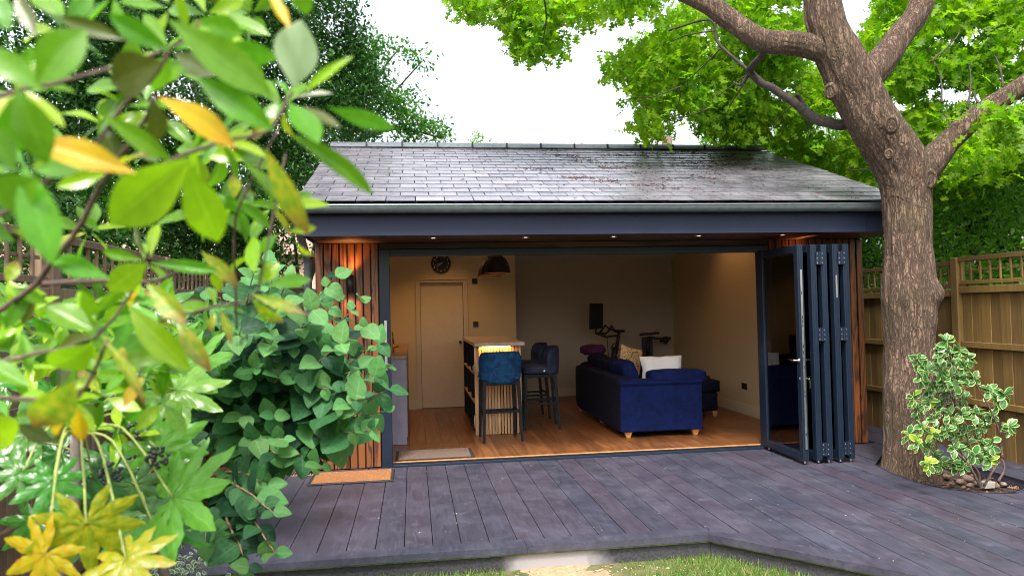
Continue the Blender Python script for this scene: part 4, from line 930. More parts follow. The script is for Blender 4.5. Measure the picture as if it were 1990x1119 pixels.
# ================================================================== FAR HOUSES
t = empty('house', (5, 34, 0), label='pale distant house whose gable peak shows over the ridge', cat='house')
p = at(1128, 280, 30); MB().extr([(p.x-4.2, -0.3), (p.x-4.2, p.z-2.4), (p.x, p.z-.1), (p.x+4.2, p.z-2.4), (p.x+4.2, -.3)], 30, 38, 'y').build('wall', M_render, t)
MB().extr([(p.x-4.5, p.z-2.55), (p.x, p.z), (p.x+4.5, p.z-2.55), (p.x+4.5, p.z-2.75), (p.x, p.z-.2), (p.x-4.5, p.z-2.75)], 29.7, 38.3, 'y').build('roof', M_rooftile, t)
t = empty('chimney_stack', (9, 27, 0), label='distant brick house end with a grey chimney pipe above the ridge', cat='house')
a0, a1, a2 = at(1241, 282, 26), at(1292, 284, 26), at(1300, 262, 26)
MB().box(a0.x, a1.x+.3, 26, 29, -.3, a0.z).build('wall', M_brick, t); MB().box(a2.x-.09, a2.x+.28, 26.3, 26.8, a0.z+.001, a2.z).build('chimney', M_stone, t)
b0, b1 = at(1312, 272, 28), at(1372, 276, 28); setp(MB().box(b0.x, b1.x, 29.2, 34, -.3, b0.z).build('house', M_render), label='pale box shaped distant building beside the chimney pipe', cat='house')
t = empty('house', (-9, 18, 0), label='brick house wall glimpsed through the dark trees on the shrub side', cat='house')
MB().box(-16, -2.5, 17, 24, -.3, 3.4).build('wall', M_brick, t); MB().extr([(16.6, 3.401), (20.5, 5.6), (24.4, 3.401)], -16.4, -2.1).build('roof', M_rooftile, t)
for x in (-12, -8.6, -5.2): 
    wf = MB().cbox(x, x+1.3, 16.93, 17.0, 1.2, 2.6, .02).build('window', M_trimw, t); MB().box(x+.1, x+1.2, 16.92, 16.929, 1.3, 2.5).build('pane', M_glass, wf)

# ================================================================== LEAF SHAPES
def leaf_grid(prof, nl=8, nw=4, fold=.12, curl=.2, wave=.0, twist=0, seed=0, tail=0):
    """leaf of unit length along +Y, lying in XY, normal +Z; prof(t) = half width"""
    vs = []; uv = []
    for i in range(nl+1):
        t = i/nl; hw = prof(t)
        for j in range(nw+1):
            u = 2*j/nw-1; x = u*hw; z = fold*abs(x)-curl*t*t*.5+wave*math.sin(t*9+seed+u*1.5)*abs(u)*hw
            tw = twist*t; x2 = x*math.cos(tw)-z*math.sin(tw)*0; vs.append((x2, t*(1-.06*abs(curl)*t), z+x*math.sin(tw))); uv.append((j/nw, t))
    fs = [(i*(nw+1)+j, i*(nw+1)+j+1, (i+1)*(nw+1)+j+1, (i+1)*(nw+1)+j) for i in range(nl) for j in range(nw)]
    return np.array(vs), np.array(fs), np.array(uv)
def p_obov(t): return .205*math.sin(math.pi*min(1, t**1.18))**.92 if 0 < t < 1 else .002
def p_ovate(t): return .46*math.sin(math.pi*t**.80)**.72*(1-.28*t) if 0 < t < 1 else .003
def p_small(t): return .24*math.sin(math.pi*t**.9)**.85 if 0 < t < 1 else .004
def p_eu(t): return .30*math.sin(math.pi*t**1.1)**.7 if 0 < t < 1 else .004
def p_oak(t):
    b = .29*math.sin(math.pi*t**1.15)**.6 if 0 < t < 1 else .004
    return b*(.74+.56*math.cos(t*2*math.pi*3.5+.4)) if .08 < t < .97 else b*.6
def stem_align(base, tip, up, width_scale=1.0):
    y = (Vector(tip)-Vector(base)); L = y.length; y.normalize(); up = Vector(up); z = (up-y*up.dot(y))
    if z.length < 1e-3: z = y.orthogonal()
    z.normalize(); x = y.cross(z)
    M = Matrix(((x.x*L*width_scale, y.x*L, z.x*L, base[0]), (x.y*L*width_scale, y.y*L, z.y*L, base[1]), (x.z*L*width_scale, y.z*L, z.z*L, base[2]), (0, 0, 0, 1)))
    return M
def rotmats(dirs, ups):
    y = dirs/np.linalg.norm(dirs, axis=1, keepdims=True); z = ups-(ups*y).sum(1, keepdims=True)*y; z /= np.linalg.norm(z, axis=1, keepdims=True)+1e-9; x = np.cross(y, z)
    return np.stack([x, y, z], 2)
def batch(name, tmpl, pos, dirs, ups, size, mat, parent=None, wsc=None, **k):
    tv, tf, tuv = tmpl; R = rotmats(dirs, ups); n = len(pos)
    T = tv[None]*size[:, None, None]
    if wsc is not None: T = T*np.stack([wsc, np.ones(n), wsc], 1)[:, None, :]
    V = np.einsum('nij,nkj->nki', R, T)+pos[:, None, :]
    F = (tf[None]+np.arange(n)[:, None, None]*len(tv)).reshape(-1, tf.shape[1])
    me = fast(name, V.reshape(-1, 3), F, np.tile(tuv, (n, 1)))
    return link(name, me, mat, parent, **k)
def rdir(n, zb=0.0):
    v = RS.normal(size=(n, 3)); v[:, 2] += zb; return v/np.linalg.norm(v, axis=1, keepdims=True)

T_oak = leaf_grid(p_oak, 13, 2, .25, .35); T_small = leaf_grid(p_small, 3, 2, .3, .3); T_eu = leaf_grid(p_eu, 5, 4, .3, .5)

# ================================================================== THE BIG TREE
tree = empty('oak_tree', (4.95, -1.15, -.1), label='big broad tree with rough brown bark growing through the deck beside the folded doors', cat='tree')
TY = -1.15
def tp(px, py, y=TY): return at(px, py, y)
def limb(pts, rads, n=40, seed=0, amp=.012, knots=(), flare=0):
    """dense bark-displaced tube; pts control points resampled"""
    P_ = [Vector(p) for p in pts]; out = []; rr_ = []
    for i in range(len(P_)-1):
        p0, p1, p2, p3 = P_[max(i-1, 0)], P_[i], P_[i+1], P_[min(i+2, len(P_)-1)]
        m_ = max(2, int((p2-p1).length/.028))
        for s in range(m_):
            t = s/m_; out.append(.5*((2*p1)+(p2-p0)*t+(2*p0-5*p1+4*p2-p3)*t*t+(3*p1-3*p2+p3-p0)*t**3)); rr_.append(rads[i]+(rads[i+1]-rads[i])*(t*t*(3-2*t)))
    out.append(P_[-1]); rr_.append(rads[-1]); k = len(out)
    t = (out[1]-out[0]).normalized(); a_ = t.orthogonal().normalized(); V = []
    for i, p in enumerate(out):
        t2 = (out[min(i+1, k-1)]-out[max(i-1, 0)]).normalized(); a_ = (a_-t2*a_.dot(t2)).normalized(); b_ = t2.cross(a_)
        for j in range(n):
            th = 2*math.pi*j/n; d = a_*math.cos(th)+b_*math.sin(th); q = p+d*rr_[i]
            s_ = i*.028
            h = noise.noise(Vector((math.cos(th)*5.5*rr_[i]/.25, math.sin(th)*5.5*rr_[i]/.25, s_*2.0+seed)))*1.0
            h2 = 1-abs(noise.noise(Vector((math.cos(th)*13*rr_[i]/.25+seed, math.sin(th)*13*rr_[i]/.25, s_*3.2))))*2.6
            r = rr_[i]+amp*(h*.9+h2*.55)
            big = noise.noise(Vector((q.x*2.3+seed, q.y*2.3, q.z*2.3)))*rr_[i]*.10
            if flare: r += flare*math.exp(-s_/.16)*(.35+.65*max(0, math.sin(5*th+1.2+.6*math.sin(th*2))))
            q = p+d*(r+big)
            for (kc, kr, kh) in knots:
                dd = (q-kc).length
                if dd < kr: q = q+d*kh*(.5+.5*math.cos(math.pi*dd/kr))
            V.append(q)
    F = [(i*n+j, i*n+(j+1) % n, (i+1)*n+(j+1) % n, (i+1)*n+j) for i in range(k-1) for j in range(n)]
    return V, F, out, rr_
knots = [(tp(1755, 568, -1.42), .26, .060), (tp(1815, 570, -1.3), .17, .065), (tp(1718, 560, -1.35), .15, .04), (tp(1725, 700, -1.35), .22, .02), (tp(1613, 175, -1.3), .10, .06), (tp(1733, 240, -1.42), .09, .035), (tp(1727, 300, -1.42), .07, .03), (tp(1742, 760, -1.3), .25, .015)]
tpts = [tp(1768, 960), tp(1770, 925), tp(1768, 870), tp(1764, 780), tp(1767, 680), tp(1768, 575), tp(1765, 480), tp(1762, 400), tp(1750, 320), tp(1694, 235), tp(1660, 165), tp(1632, 110), tp(1606, 50), tp(1594, -20), tp(1570, -120)]
px2m = 6.45/FPX
trad = [66, 60, 55, 52, 53, 56, 49, 51, 57, 54, 56, 48, 40, 36, 34]
V, F, tc_, tr_ = limb(tpts, [r*px2m*.89 for r in trad], 128, 1.3, .015, knots, .13)
tmb = MB(); tmb.add(V, F)
tmb.build('trunk', M_bark, tree, smooth=True)
def mklimb(pts, rads, mat=M_bark, n=48, amp=.009, seed=0, name='limb'):
    V, F, o_, r_ = limb(pts, [q*.90 for q in rads], n, seed, amp); MB().add(V, F).build(name, mat, tree, smooth=True); return o_
L1 = mklimb([tp(1690, 150), tp(1630, 110), tp(1560, 88, -1.1), tp(1480, 78, -1.0), tp(1420, 40, -.9), tp(1370, 5, -.8), tp(1300, -25, -.6), tp(1180, -60, -.2), tp(1000, -120, .3)], [.16, .145, .122, .113, .11, .10, .09, .07, .05], seed=3)
L2 = mklimb([tp(1650, 190), tp(1705, 130), tp(1745, 75), tp(1785, 20), tp(1800, -60), tp(1830, -180)], [.15, .145, .132, .125, .12, .10], seed=5)
L3 = mklimb([tp(1745, 400), tp(1800, 325), tp(1850, 270, -1.2), tp(1910, 218, -1.3), tp(1990, 165, -1.4), tp(2100, 90, -1.5), tp(2250, -20, -1.7)], [.18, .155, .115, .103, .10, .09, .08], seed=7)
# thin dark drooping branches
def twig(pts, r0, r1, parent, mat=M_barkd, name='branch', n=7):
    P_ = [Vector(p) for p in pts]; out = []
    for i in range(len(P_)-1):
        p0, p1, p2, p3 = P_[max(i-1, 0)], P_[i], P_[i+1], P_[min(i+2, len(P_)-1)]
        for s in range(5):
            t = s/5; out.append(.5*((2*p1)+(p2-p0)*t+(2*p0-5*p1+4*p2-p3)*t*t+(3*p1-3*p2+p3-p0)*t**3)+Vector((noise.noise(p1*5+Vector((s, 0, 0))), noise.noise(p1*7+Vector((0, s, 0))), noise.noise(p1*6+Vector((0, 0, s)))))*r0*.5)
    out.append(P_[-1]); k = len(out); mb = MB(); mb.tube(out, [r0+(r1-r0)*i/(k-1) for i in range(k)], n)
    return mb.build(name, mat, parent, smooth=True)
twig([tp(1660, 243, -1.0), tp(1610, 240, -.9), tp(1572, 222, -.7), tp(1545, 200, -.6), tp(1500, 172, -.5), tp(1457, 142, -.4), tp(1482, 105, -.7), tp(1490, 85, -.9)], .055, .03, tree)
twig([tp(1457, 142, -.4), tp(1440, 165, -.3), tp(1425, 160, -.2)], .022, .008, tree)
twig([tp(1572, 222, -.7), tp(1560, 200, -.6), tp(1548, 183, -.6)], .03, .02, tree)
twig([tp(1500, 172, -.5), tp(1400, 90, -.1), tp(1380, 40, 0), tp(1300, 60, .3)], .02, .01, tree)
for (sx, sy, ax, ay) in ((1458, 142, 1380, 200), (1400, 95, 1320, 170), (1380, 210, 1290, 235), (1445, 165, 1400, 250), (1545, 200, 1490, 265), (1572, 222, 1560, 285), (1390, 60, 1270, 100), (1320, 170, 1230, 190), (1610, 240, 1630, 300), (1320, 170, 1300, 240)):
    mx, my = (sx+ax)/2+RS.uniform(-12, 12), (sy+ay)/2+RS.uniform(-10, 10); twig([tp(sx, sy, -.4), tp(mx, my, .0), tp(ax, ay, .5)], .009, .003, tree, n=5)
for (bx, by, ax, ay) in ((1810, 120, 1880, 30), (1830, 200, 1800, 90), (1850, 250, 1800, 200), (1880, 210, 1870, 90), (1950, 170, 1900, 60), (1900, 200, 1850, 150), (1050, -30, 1050, 100), (1060, -40, 960, 20), (1700, 330, 1650, 330)):
    twig([tp(bx, by, -.9), tp((bx+ax)/2+12, (by+ay)/2, -.4), tp(ax, ay, .1)], .012, .004, tree, n=5)
# pruning scars: raised rings
for (px, py, yy, r) in ((1613, 178, -1.36, .055), (1733, 242, -1.49, .062), (1727, 300, -1.50, .036), (1806, 348, -1.36, .07)):
    c = tp(px, py, yy); d = (Vector(CAMP)-c).normalized(); d = (d+Vector((-.35 if px < 1650 else (.35 if px > 1800 else 0), 0, 0))).normalized(); q = d.to_track_quat('Z', 'Y').to_matrix().to_4x4()
    MB().lathe([(0, .006), (r*.35, .008), (r*.55, .010), (r*.72, .004), (r*.88, .014), (r*1.05, .010), (r*1.35, -.025)], 22, M=Matrix.Translation(c) @ q @ Matrix.Diagonal((.82, 1.1, 1, 1))).build('knot', M_bark, tree, smooth=True)
# crown: many leaf tufts in the regions where the crown hangs
M_oakleaf = crownmat('oak_leaves', (.060, .19, .010), (.27, .42, .014), .6)
def tufts(regions, per_m, ylo, yhi, edge_soft=.0):
    pts = []
    for (poly, dens, y0, y1) in regions:
        xs_ = [p[0] for p in poly]; ys2 = [p[1] for p in poly]; n = int(area(poly)*dens)
        def inside(x, y):
            c = False; j = len(poly)-1
            for i in range(len(poly)):
                if (poly[i][1] > y) != (poly[j][1] > y) and x < (poly[j][0]-poly[i][0])*(y-poly[i][1])/(poly[j][1]-poly[i][1]+1e-9)+poly[i][0]: c = not c
                j = i
            return c
        k = 0; tries = 0
        while k < n and tries < n*12:
            tries += 1
            x, y = RS.uniform(min(xs_), max(xs_)), RS.uniform(min(ys2), max(ys2))
            if inside(x, y) and noise.noise(Vector((x*.018, y*.018, y0)))+.30*noise.noise(Vector((x*.06, y*.06, 3))) > -.12: pts.append(at(x, y, RS.uniform(y0, y1))); k += 1
    return np.array([tuple(p) for p in pts])
crown_regions = [
    ([(880, -40), (890, 48), (930, 40), (960, 20), (975, -40)], .012, .0, 1.2),
    ([(960, -40), (985, 60), (1000, 85), (1020, 100), (1035, 140), (1052, 105), (1080, 95), (1105, 55), (1110, 30), (1150, 38), (1160, -40)], .015, .0, 1.4),
    ([(1180, -40), (1190, 20), (1230, 35), (1280, 20), (1300, -40)], .018, 0, 1.2),
    ([(1180, 150), (1200, 110), (1240, 85), (1290, 60), (1310, 20), (1400, 20), (1480, 60), (1500, 120), (1430, 200), (1420, 255), (1395, 270), (1340, 258), (1300, 258), (1255, 260), (1225, 255), (1240, 235), (1260, 215), (1230, 190), (1240, 165)], .0165, .3, 2.6),
    ([(1430, 90), (1570, 100), (1640, 200), (1700, 330), (1710, 375), (1650, 345), (1580, 305), (1500, 275), (1440, 262), (1400, 245)], .025, .5, 3.4),
    ([(1360, -40), (1560, -40), (1580, 70), (1480, 70), (1400, 10)], .024, -.2, 2.4),
    ([(1650, -40), (1780, -40), (1720, 90), (1690, 90)], .024, -.2, 2.6),
    ([(1720, 130), (1800, 20), (1830, -40), (2060, -40), (2060, 170), (1900, 190), (1810, 290), (1780, 290)], .026, -.3, 3.0),
    ([(1850, 290), (1990, 200), (2060, 160), (2060, 300), (1990, 310), (1960, 340), (1900, 340), (1850, 355), (1825, 340)], .020, -1.0, 1.4),
    ([(1905, 240), (1960, 212), (2010, 205), (2010, 262), (1950, 262), (1910, 258)], .006, -1.75, -1.55),
    ([(1690, 370), (1560, 310), (1480, 268), (1560, 262), (1690, 320)], .04, 1.5, 4.5),
]
cen = tufts(crown_regions, 0, 0, 0)
NL = 7
pos = np.repeat(cen, NL, 0)+RS.normal(size=(len(cen)*NL, 3))*np.array([.085, .085, .06]); n = len(pos)
dirs = rdir(n, -.35); ups = rdir(n, 1.3); size = RS.uniform(.085, .165, n)
near = np.argsort(pos[:, 1]+RS.uniform(0, 3.2, n))[:290]
mask = np.ones(n, bool); mask[near] = False
batch('crown', T_oak, pos[mask], dirs[mask], ups[mask], size[mask], M_oakleaf, tree, kind='stuff')
def leafmesh(tm, name, mat, mirror=False):
    me = fast(name, tm[0], tm[1], tm[2]); me.materials.append(mat); return me
M_oakleaf1 = leafmat('oak_leaf_single', (.14, .30, .012), None, .5, .45, True, var=.4, vscale=14)
om = leafmesh(T_oak, 'leaf', M_oakleaf1)
for i in near:
    b = Vector(pos[i]); M_ = stem_align(b, b+Vector(dirs[i])*size[i], ups[i]); link('leaf', om, None, tree, matrix=M_)

# ================================================================== BACKGROUND TREES
def crowned_tree(name, label, base, blobs, nleaf, size, mat, trunkr=.15, trunkmat=M_barkd, tm=T_small, holes=.0, group=None, trunk_top=None, branches=8):
    t = empty(name, base, label=label, cat='tree', group=group)
    c = np.array([b[:3] for b in blobs]); r = np.array([b[3] for b in blobs]); w2 = r**2.2; w2 = w2/w2.sum()
    idx = RS.choice(len(blobs), nleaf//6, p=w2); d = rdir(len(idx)); rad = RS.uniform(.35, 1.0, len(idx))**.5
    P_ = c[idx]+d*(r[idx]*rad)[:, None]*np.array([1, 1, .85])
    keep = np.array([noise.noise(Vector(p)*1.6)+.5*noise.noise(Vector(p)*4.5) > -.18+holes for p in P_]); P_ = P_[keep]
    P_ = np.repeat(P_, 6, 0)+RS.normal(size=(len(P_)*6, 3))*.09; n = len(P_)
    batch('crown', tm, P_, rdir(n, -.2), rdir(n, .9), RS.uniform(.6, 1.25, n)*size, mat, t, kind='stuff')
    top = trunk_top or (c[:, 0].mean(), c[:, 1].mean(), c[:, 2].max())
    k = 7; b0 = Vector(base); tt = Vector(top); pts = [b0+(tt-b0)*(i/k)+Vector((noise.noise(Vector((i*.7, base[0], 0)))*.25, noise.noise(Vector((i*.7, base[1], 5)))*.25, 0))*(1 if i else 0) for i in range(k+1)]
    MB().tube(pts, [trunkr*(1-.75*i/k) for i in range(k+1)], 12).build('trunk', trunkmat, t, smooth=True)
    for bi in RS.choice(len(blobs), min(branches, len(blobs)), replace=False):
        s = RS.randint(2, k-1); a_ = pts[s]; e_ = Vector(c[bi]); mmid = (a_+e_)/2+Vector((0, 0, .25))
        twig([a_, mmid, e_], trunkr*.35, .012, t, trunkmat, 'branch', 6)
    return t
M_dark = crownmat('evergreen_leaves', (.010, .045, .010), (.045, .15, .018), .25, .35)
M_mid = crownmat('mid_green_leaves', (.022, .10, .012), (.07, .21, .022), .4, .4)
M_bright = crownmat('bright_leaves', (.06, .17, .016), (.15, .30, .03), .5, .45)
def A(px, py, Y, r): p = at(px, py, Y); return (p.x, p.y, p.z, r)
crowned_tree('evergreen_tree', 'tall dark evergreen tree with grey trunk rising behind the leafy foreground branches', (-3.4, 3.6, -.2),
    [A(480, 60, 3.4, 1.0), A(560, 120, 3.6, 1.0), A(440, 200, 3.2, .9), A(380, 50, 3.0, 1.1), A(600, 40, 3.8, .85), A(640, 150, 4.0, .8), A(540, 230, 3.6, .8), A(470, 320, 3.4, .9), A(560, 330, 3.6, .6), A(640, 90, 4.2, .7), A(690, 190, 4.4, .55), A(420, -60, 3, 1.2), A(560, -70, 3.4, 1.1), A(700, 130, 4.4, .55), A(640, 260, 4.4, .6), A(700, 240, 5.0, .45)], 56000, .075, M_dark, .17, M_barkg, trunk_top=tuple(at(478, -40, 3.2)))
crowned_tree('evergreen_tree', 'dark bushy tree leaning over the weathered fence', (-3.2, -.6, -.2),
    [A(100, 60, -.2, .8), A(230, 120, .2, .8), A(40, 200, -.4, .7), A(180, 260, 0, .75), A(300, 40, .5, .8), A(330, 230, .6, .7), A(250, 330, .2, .6), A(380, 380, .8, .55), A(60, 340, -.3, .55), A(150, -60, 0, .9), A(330, 420, 1.0, .5), A(430, 440, 1.4, .5), A(480, 400, 1.4, .6), A(180, 400, 0, .5), A(320, 330, .8, .6), A(520, 470, 1.8, .5)], 62000, .06, M_dark, .12, M_barkd)
crowned_tree('broadleaf_tree', 'lighter leafy tree whose thin sprays reach over the roof ridge', (-2.6, 7.0, -.2),
    [A(700, 160, 6.0, .8), A(740, 230, 6.4, .6), A(660, 250, 6.0, .8), A(790, 200, 6.6, .35), A(830, 260, 6.8, .40), A(770, 280, 6.6, .45), A(820, 120, 6.6, .22), A(780, 90, 6.6, .22), A(720, 100, 6.2, .4), A(860, 268, 6.8, .22), A(600, 300, 6, .9), A(560, 380, 5.5, .8), A(750, 170, 6.4, .4), A(800, 245, 6.6, .35)], 20000, .085, M_mid, .12, M_barkd, holes=.06)
crowned_tree('broadleaf_tree', 'pale sapling tree top just showing over the ridge', (1.6, 16, -.2), [A(935, 280, 14, .35), A(950, 296, 14, .35)], 800, .10, M_bright, .06, holes=.05)
crowned_tree('broadleaf_tree', 'bright green tree beyond the gable end of the slate roof', (7.6, 8.5, -.2),
    [A(1420, 270, 8.5, .8), A(1500, 300, 8.5, .9), A(1580, 330, 8, .8), A(1450, 320, 8.5, .8), A(1640, 380, 7.5, .7), A(1540, 250, 8.5, .9), A(1640, 290, 8, .8)], 14000, .12, M_bright, .15, holes=.0)
crowned_tree('evergreen_tree', 'dark dense evergreen tree beyond the fence, between trunk and picture edge', (8.2, 3.0, -.2),
    [A(1860, 380, 2.4, .7), A(1950, 360, 2.2, .7), A(1900, 440, 2.4, .75), A(1980, 440, 2.2, .7), A(1840, 470, 2.6, .6), A(1930, 520, 2.3, .6), A(2040, 380, 2.2, .8), A(2000, 520, 2.2, .6), A(1850, 330, 3.0, .6), A(1970, 320, 3.0, .6)], 34000, .085, M_mid, .12, holes=.02)
crowned_tree('evergreen_tree', 'dark green tree seen in the gap between timber pier and tree trunk', (7.4, 4.4, -.2),
    [A(1700, 480, 4.2, .6), A(1690, 430, 4.2, .6), A(1740, 520, 4.0, .6), A(1680, 530, 4.4, .55), A(1780, 440, 4.2, .7), A(1650, 420, 4.4, .5), A(1720, 390, 4.6, .6)], 14000, .075, M_mid, .10, holes=.04)
# hedge as backing on both sides
def hedge(name, label, boxes, n, size, mat):
    P_ = []
    for (x0, x1, y0, y1, z0, z1, k) in boxes: P_.append(np.stack([RS.uniform(x0, x1, int(n*k)), RS.uniform(y0, y1, int(n*k)), RS.uniform(z0, z1, int(n*k))], 1))
    P_ = np.concatenate(P_); P_ = P_[[noise.noise(Vector(p)*1.8) > -.25 for p in P_]]; m_ = len(P_)
    o = batch(name, T_small, P_, rdir(m_), rdir(m_, .8), RS.uniform(.6, 1.2, m_)*size, mat); return setp(o, label=label, cat='hedge', kind='stuff')
M_hedge = crownmat('hedge_leaves', (.03, .10, .010), (.11, .25, .018), .45)
hedge('hedge', 'dark hedge mass beyond the golden-brown fence', [(6.4, 7.2, -3, 1.2, .5, 3.2, .5), (6.5, 7.5, 1.2, 8, .5, 3.4, .5)], 24000, .09, M_hedge)
hedge('hedge', 'dark hedge mass beyond the weathered fence', [(-2.9, -2.1, -3.5, 7, .6, 2.9, 1)], 52000, .07, M_dark)

# ================================================================== FOREGROUND RHODODENDRON
rh = empty('magnolia_shrub', atd(-60, 900, 1.3), label='large glossy-leaved shrub with out-of-focus green and yellow leaves close to the viewer', cat='shrub')
Trh = [leaf_grid(p_obov, 12, 6, f, c, w2, tw, s) for s, (f, c, w2, tw) in enumerate(((.15, .25, .05, .1), (.3, .45, .08, -.15), (.10, .10, .04, .2), (.35, -.15, .06, 0), (.2, .65, .06, .25)))]
mats = {'g': leafmat('rhodo_green', (.105, .275, .012), (.15, .25, .07), .42, .17, var=.25), 'b': leafmat('rhodo_lime', (.24, .41, .010), (.20, .30, .06), .46, .19, var=.2),
        'y': leafmat('rhodo_yellow', (.56, .38, .010), (.5, .34, .03), .40, .32, var=.12, tip=(.52, .26, .01), hue=.01), 'd': leafmat('rhodo_olive', (.060, .085, .008), (.13, .12, .02), .3, .3, var=.2),
        'p': leafmat('rhodo_pale', (.33, .46, .30), (.30, .40, .24), .4, .3, var=.1), 'm': leafmat('rhodo_scorched', (.20, .34, .02), (.3, .32, .06), .45, .26, var=.2, tip=(.20, .05, .03), blotch=(.45, .38, .03))}
rmesh = {k: [leafmesh(tm, 'leaf', mats[k]) for tm in Trh] for k in mats}
RL = [  # base x,y, tip x,y, width px, distance, kind
 (86,178,-40,85,50,.85,'g'),(70,165,150,50,82,.80,'g'),(250,80,100,28,30,.95,'d'),(333,100,215,28,42,.95,'g'),(326,38,535,185,72,.92,'g'),(385,38,472,66,44,1.0,'g'),(548,112,430,98,46,1.0,'g'),
 (570,172,590,36,84,.98,'p'),(580,188,668,104,20,1.0,'b'),(318,120,195,165,82,.88,'d'),(306,188,474,270,58,.90,'y'),(266,338,76,284,58,.86,'y'),(296,192,320,282,46,.95,'d'),(378,150,526,242,54,.96,'g'),
 (520,-20,562,62,22,.95,'y'),(580,-30,592,30,38,.95,'g'),(635,208,772,252,32,1.0,'g'),(562,200,622,268,56,.98,'g'),(560,258,742,368,36,1.0,'g'),(588,206,660,246,20,1.0,'d'),(30,170,95,318,64,.80,'g'),(20,190,40,300,60,.84,'g'),
 (196,222,338,312,38,.92,'g'),(268,262,305,315,36,1.0,'p'),(372,306,222,430,96,.88,'b'),(362,318,428,488,74,.92,'b'),(45,318,102,512,66,.82,'g'),(80,345,-40,420,86,.80,'g'),(30,330,-30,240,60,.85,'g'),
 (515,286,594,468,40,1.0,'m'),(470,310,562,412,28,1.05,'g'),(212,540,92,498,42,1.2,'g'),(286,510,208,566,54,1.2,'b'),(290,510,432,532,27,1.2,'g'),(282,506,180,484,22,1.25,'g'),(287,502,244,430,17,1.3,'d'),(293,500,302,422,24,1.25,'b'),
 (286,550,368,632,42,1.15,'m'),(280,556,242,588,20,1.2,'y'),(250,596,352,718,54,1.15,'b'),(345,622,396,716,36,1.2,'m'),(186,626,150,548,28,1.2,'b'),(182,642,90,598,54,1.15,'g'),(182,666,92,730,72,1.1,'b'),(180,654,98,668,34,1.2,'d'),
 (204,664,292,762,26,1.1,'m'),(495,532,488,456,40,1.25,'b'),(500,552,536,508,34,1.3,'b'),(520,556,614,532,32,1.25,'g'),(488,572,592,606,24,1.25,'m'),(490,580,556,644,28,1.25,'m'),(428,598,452,668,22,1.25,'m'),(390,488,466,556,30,1.25,'m'),(428,518,414,572,30,1.3,'b'),
 (450,390,538,438,28,1.3,'g'),(480,395,560,400,20,1.3,'g'),(470,420,440,380,26,1.35,'g'),(455,400,500,372,20,1.35,'g'),(500,380,440,360,22,1.35,'d'),(560,450,618,440,20,1.2,'b'),(575,470,612,512,18,1.25,'m'),(540,455,500,490,28,1.3,'g'),
 (148,738,62,850,74,1.05,'m'),(-30,800,48,880,58,1.0,'b'),(60,752,-40,705,44,1.1,'g'),(100,790,128,850,34,1.1,'y'),(150,790,160,850,30,1.1,'y'),(200,700,180,610,30,1.2,'g'),(225,690,300,640,44,1.25,'g'),(215,700,335,690,34,1.2,'g'),
 (180,612,240,560,26,1.3,'g'),(60,560,10,640,30,1.3,'g'),(96,590,20,560,26,1.3,'g'),(30,470,-30,430,40,1.1,'g'),(20,60,-30,-20,50,.9,'g'),(30,-20,60,60,30,1.0,'d'),(110,30,60,-30,40,1.0,'g'),(420,10,400,-40,50,1.0,'d'),(340,-30,360,60,20,1.0,'b'),
 (150,420,215,450,20,1.3,'g'),(390,320,430,250,24,1.2,'g'),(330,320,300,420,24,1.2,'g'),(395,640,330,660,26,1.3,'g'),(280,730,235,790,24,1.25,'y'),(255,620,215,690,24,1.2,'g'),(240,355,300,330,24,1.1,'g')]
rq = random.Random(8); NRL = len(RL)
for (cx, cy, dd, nn, ll) in ((40, 170, .9, 6, 120), (120, 60, .95, 5, 110), (55, 330, .92, 6, 125), (15, 440, 1.0, 5, 110), (188, 645, 1.2, 4, 95), (40, 640, 1.2, 6, 90), (110, 770, 1.15, 5, 100), (330, 98, 1.0, 5, 105), (560, 190, 1.05, 3, 90), (455, 395, 1.35, 5, 75), (500, 500, 1.35, 4, 75), (420, 600, 1.35, 4, 70), (215, 335, 1.0, 4, 100), (240, 205, 1.0, 4, 100), (430, 270, 1.05, 4, 95), (10, 560, 1.25, 5, 90), (280, 510, 1.3, 3, 80), (20, 820, 1.2, 4, 90), (330, 15, 1.05, 4, 90), (220, -10, 1.0, 4, 100), (440, 60, 1.05, 4, 90)):
    a0 = rq.uniform(0, 6.3)
    for q in range(nn):
        aa = a0+q*2.4+rq.uniform(-.3, .3); L_ = ll*rq.uniform(.7, 1.1); RL.append((cx+8*math.cos(aa), cy+8*math.sin(aa), cx+L_*math.cos(aa), cy+L_*.85*math.sin(aa), L_*rq.uniform(.22, .4), dd*rq.uniform(1.0, 1.12), rq.choice('gggbbbgmd')))
for k in range(38):
    if k < 24: cx, cy, dd = rq.uniform(-10, 470), rq.uniform(560, 860), rq.uniform(1.5, 2.3)
    else: cx, cy, dd = rq.uniform(-10, 560), rq.uniform(0, 470), rq.uniform(1.2, 1.7)
    if cx > 330 and 560 < cy and k < 24 and cy > 900-cx: cx *= .7
    a0 = rq.uniform(0, 6.3); ll = .115/dd*FPX
    for q in range(rq.choice((5, 6, 7))):
        aa = a0+q*2.4+rq.uniform(-.3, .3); L_ = ll*rq.uniform(.6, 1.1); RL.append((cx+5*math.cos(aa), cy+5*math.sin(aa), cx+L_*math.cos(aa), cy+L_*.75*math.sin(aa), L_*rq.uniform(.24, .36), dd*rq.uniform(1.0, 1.08), rq.choice('ggggbbbmgd' if rq.random() < .4 else 'gbgbg')))
rest_m = []
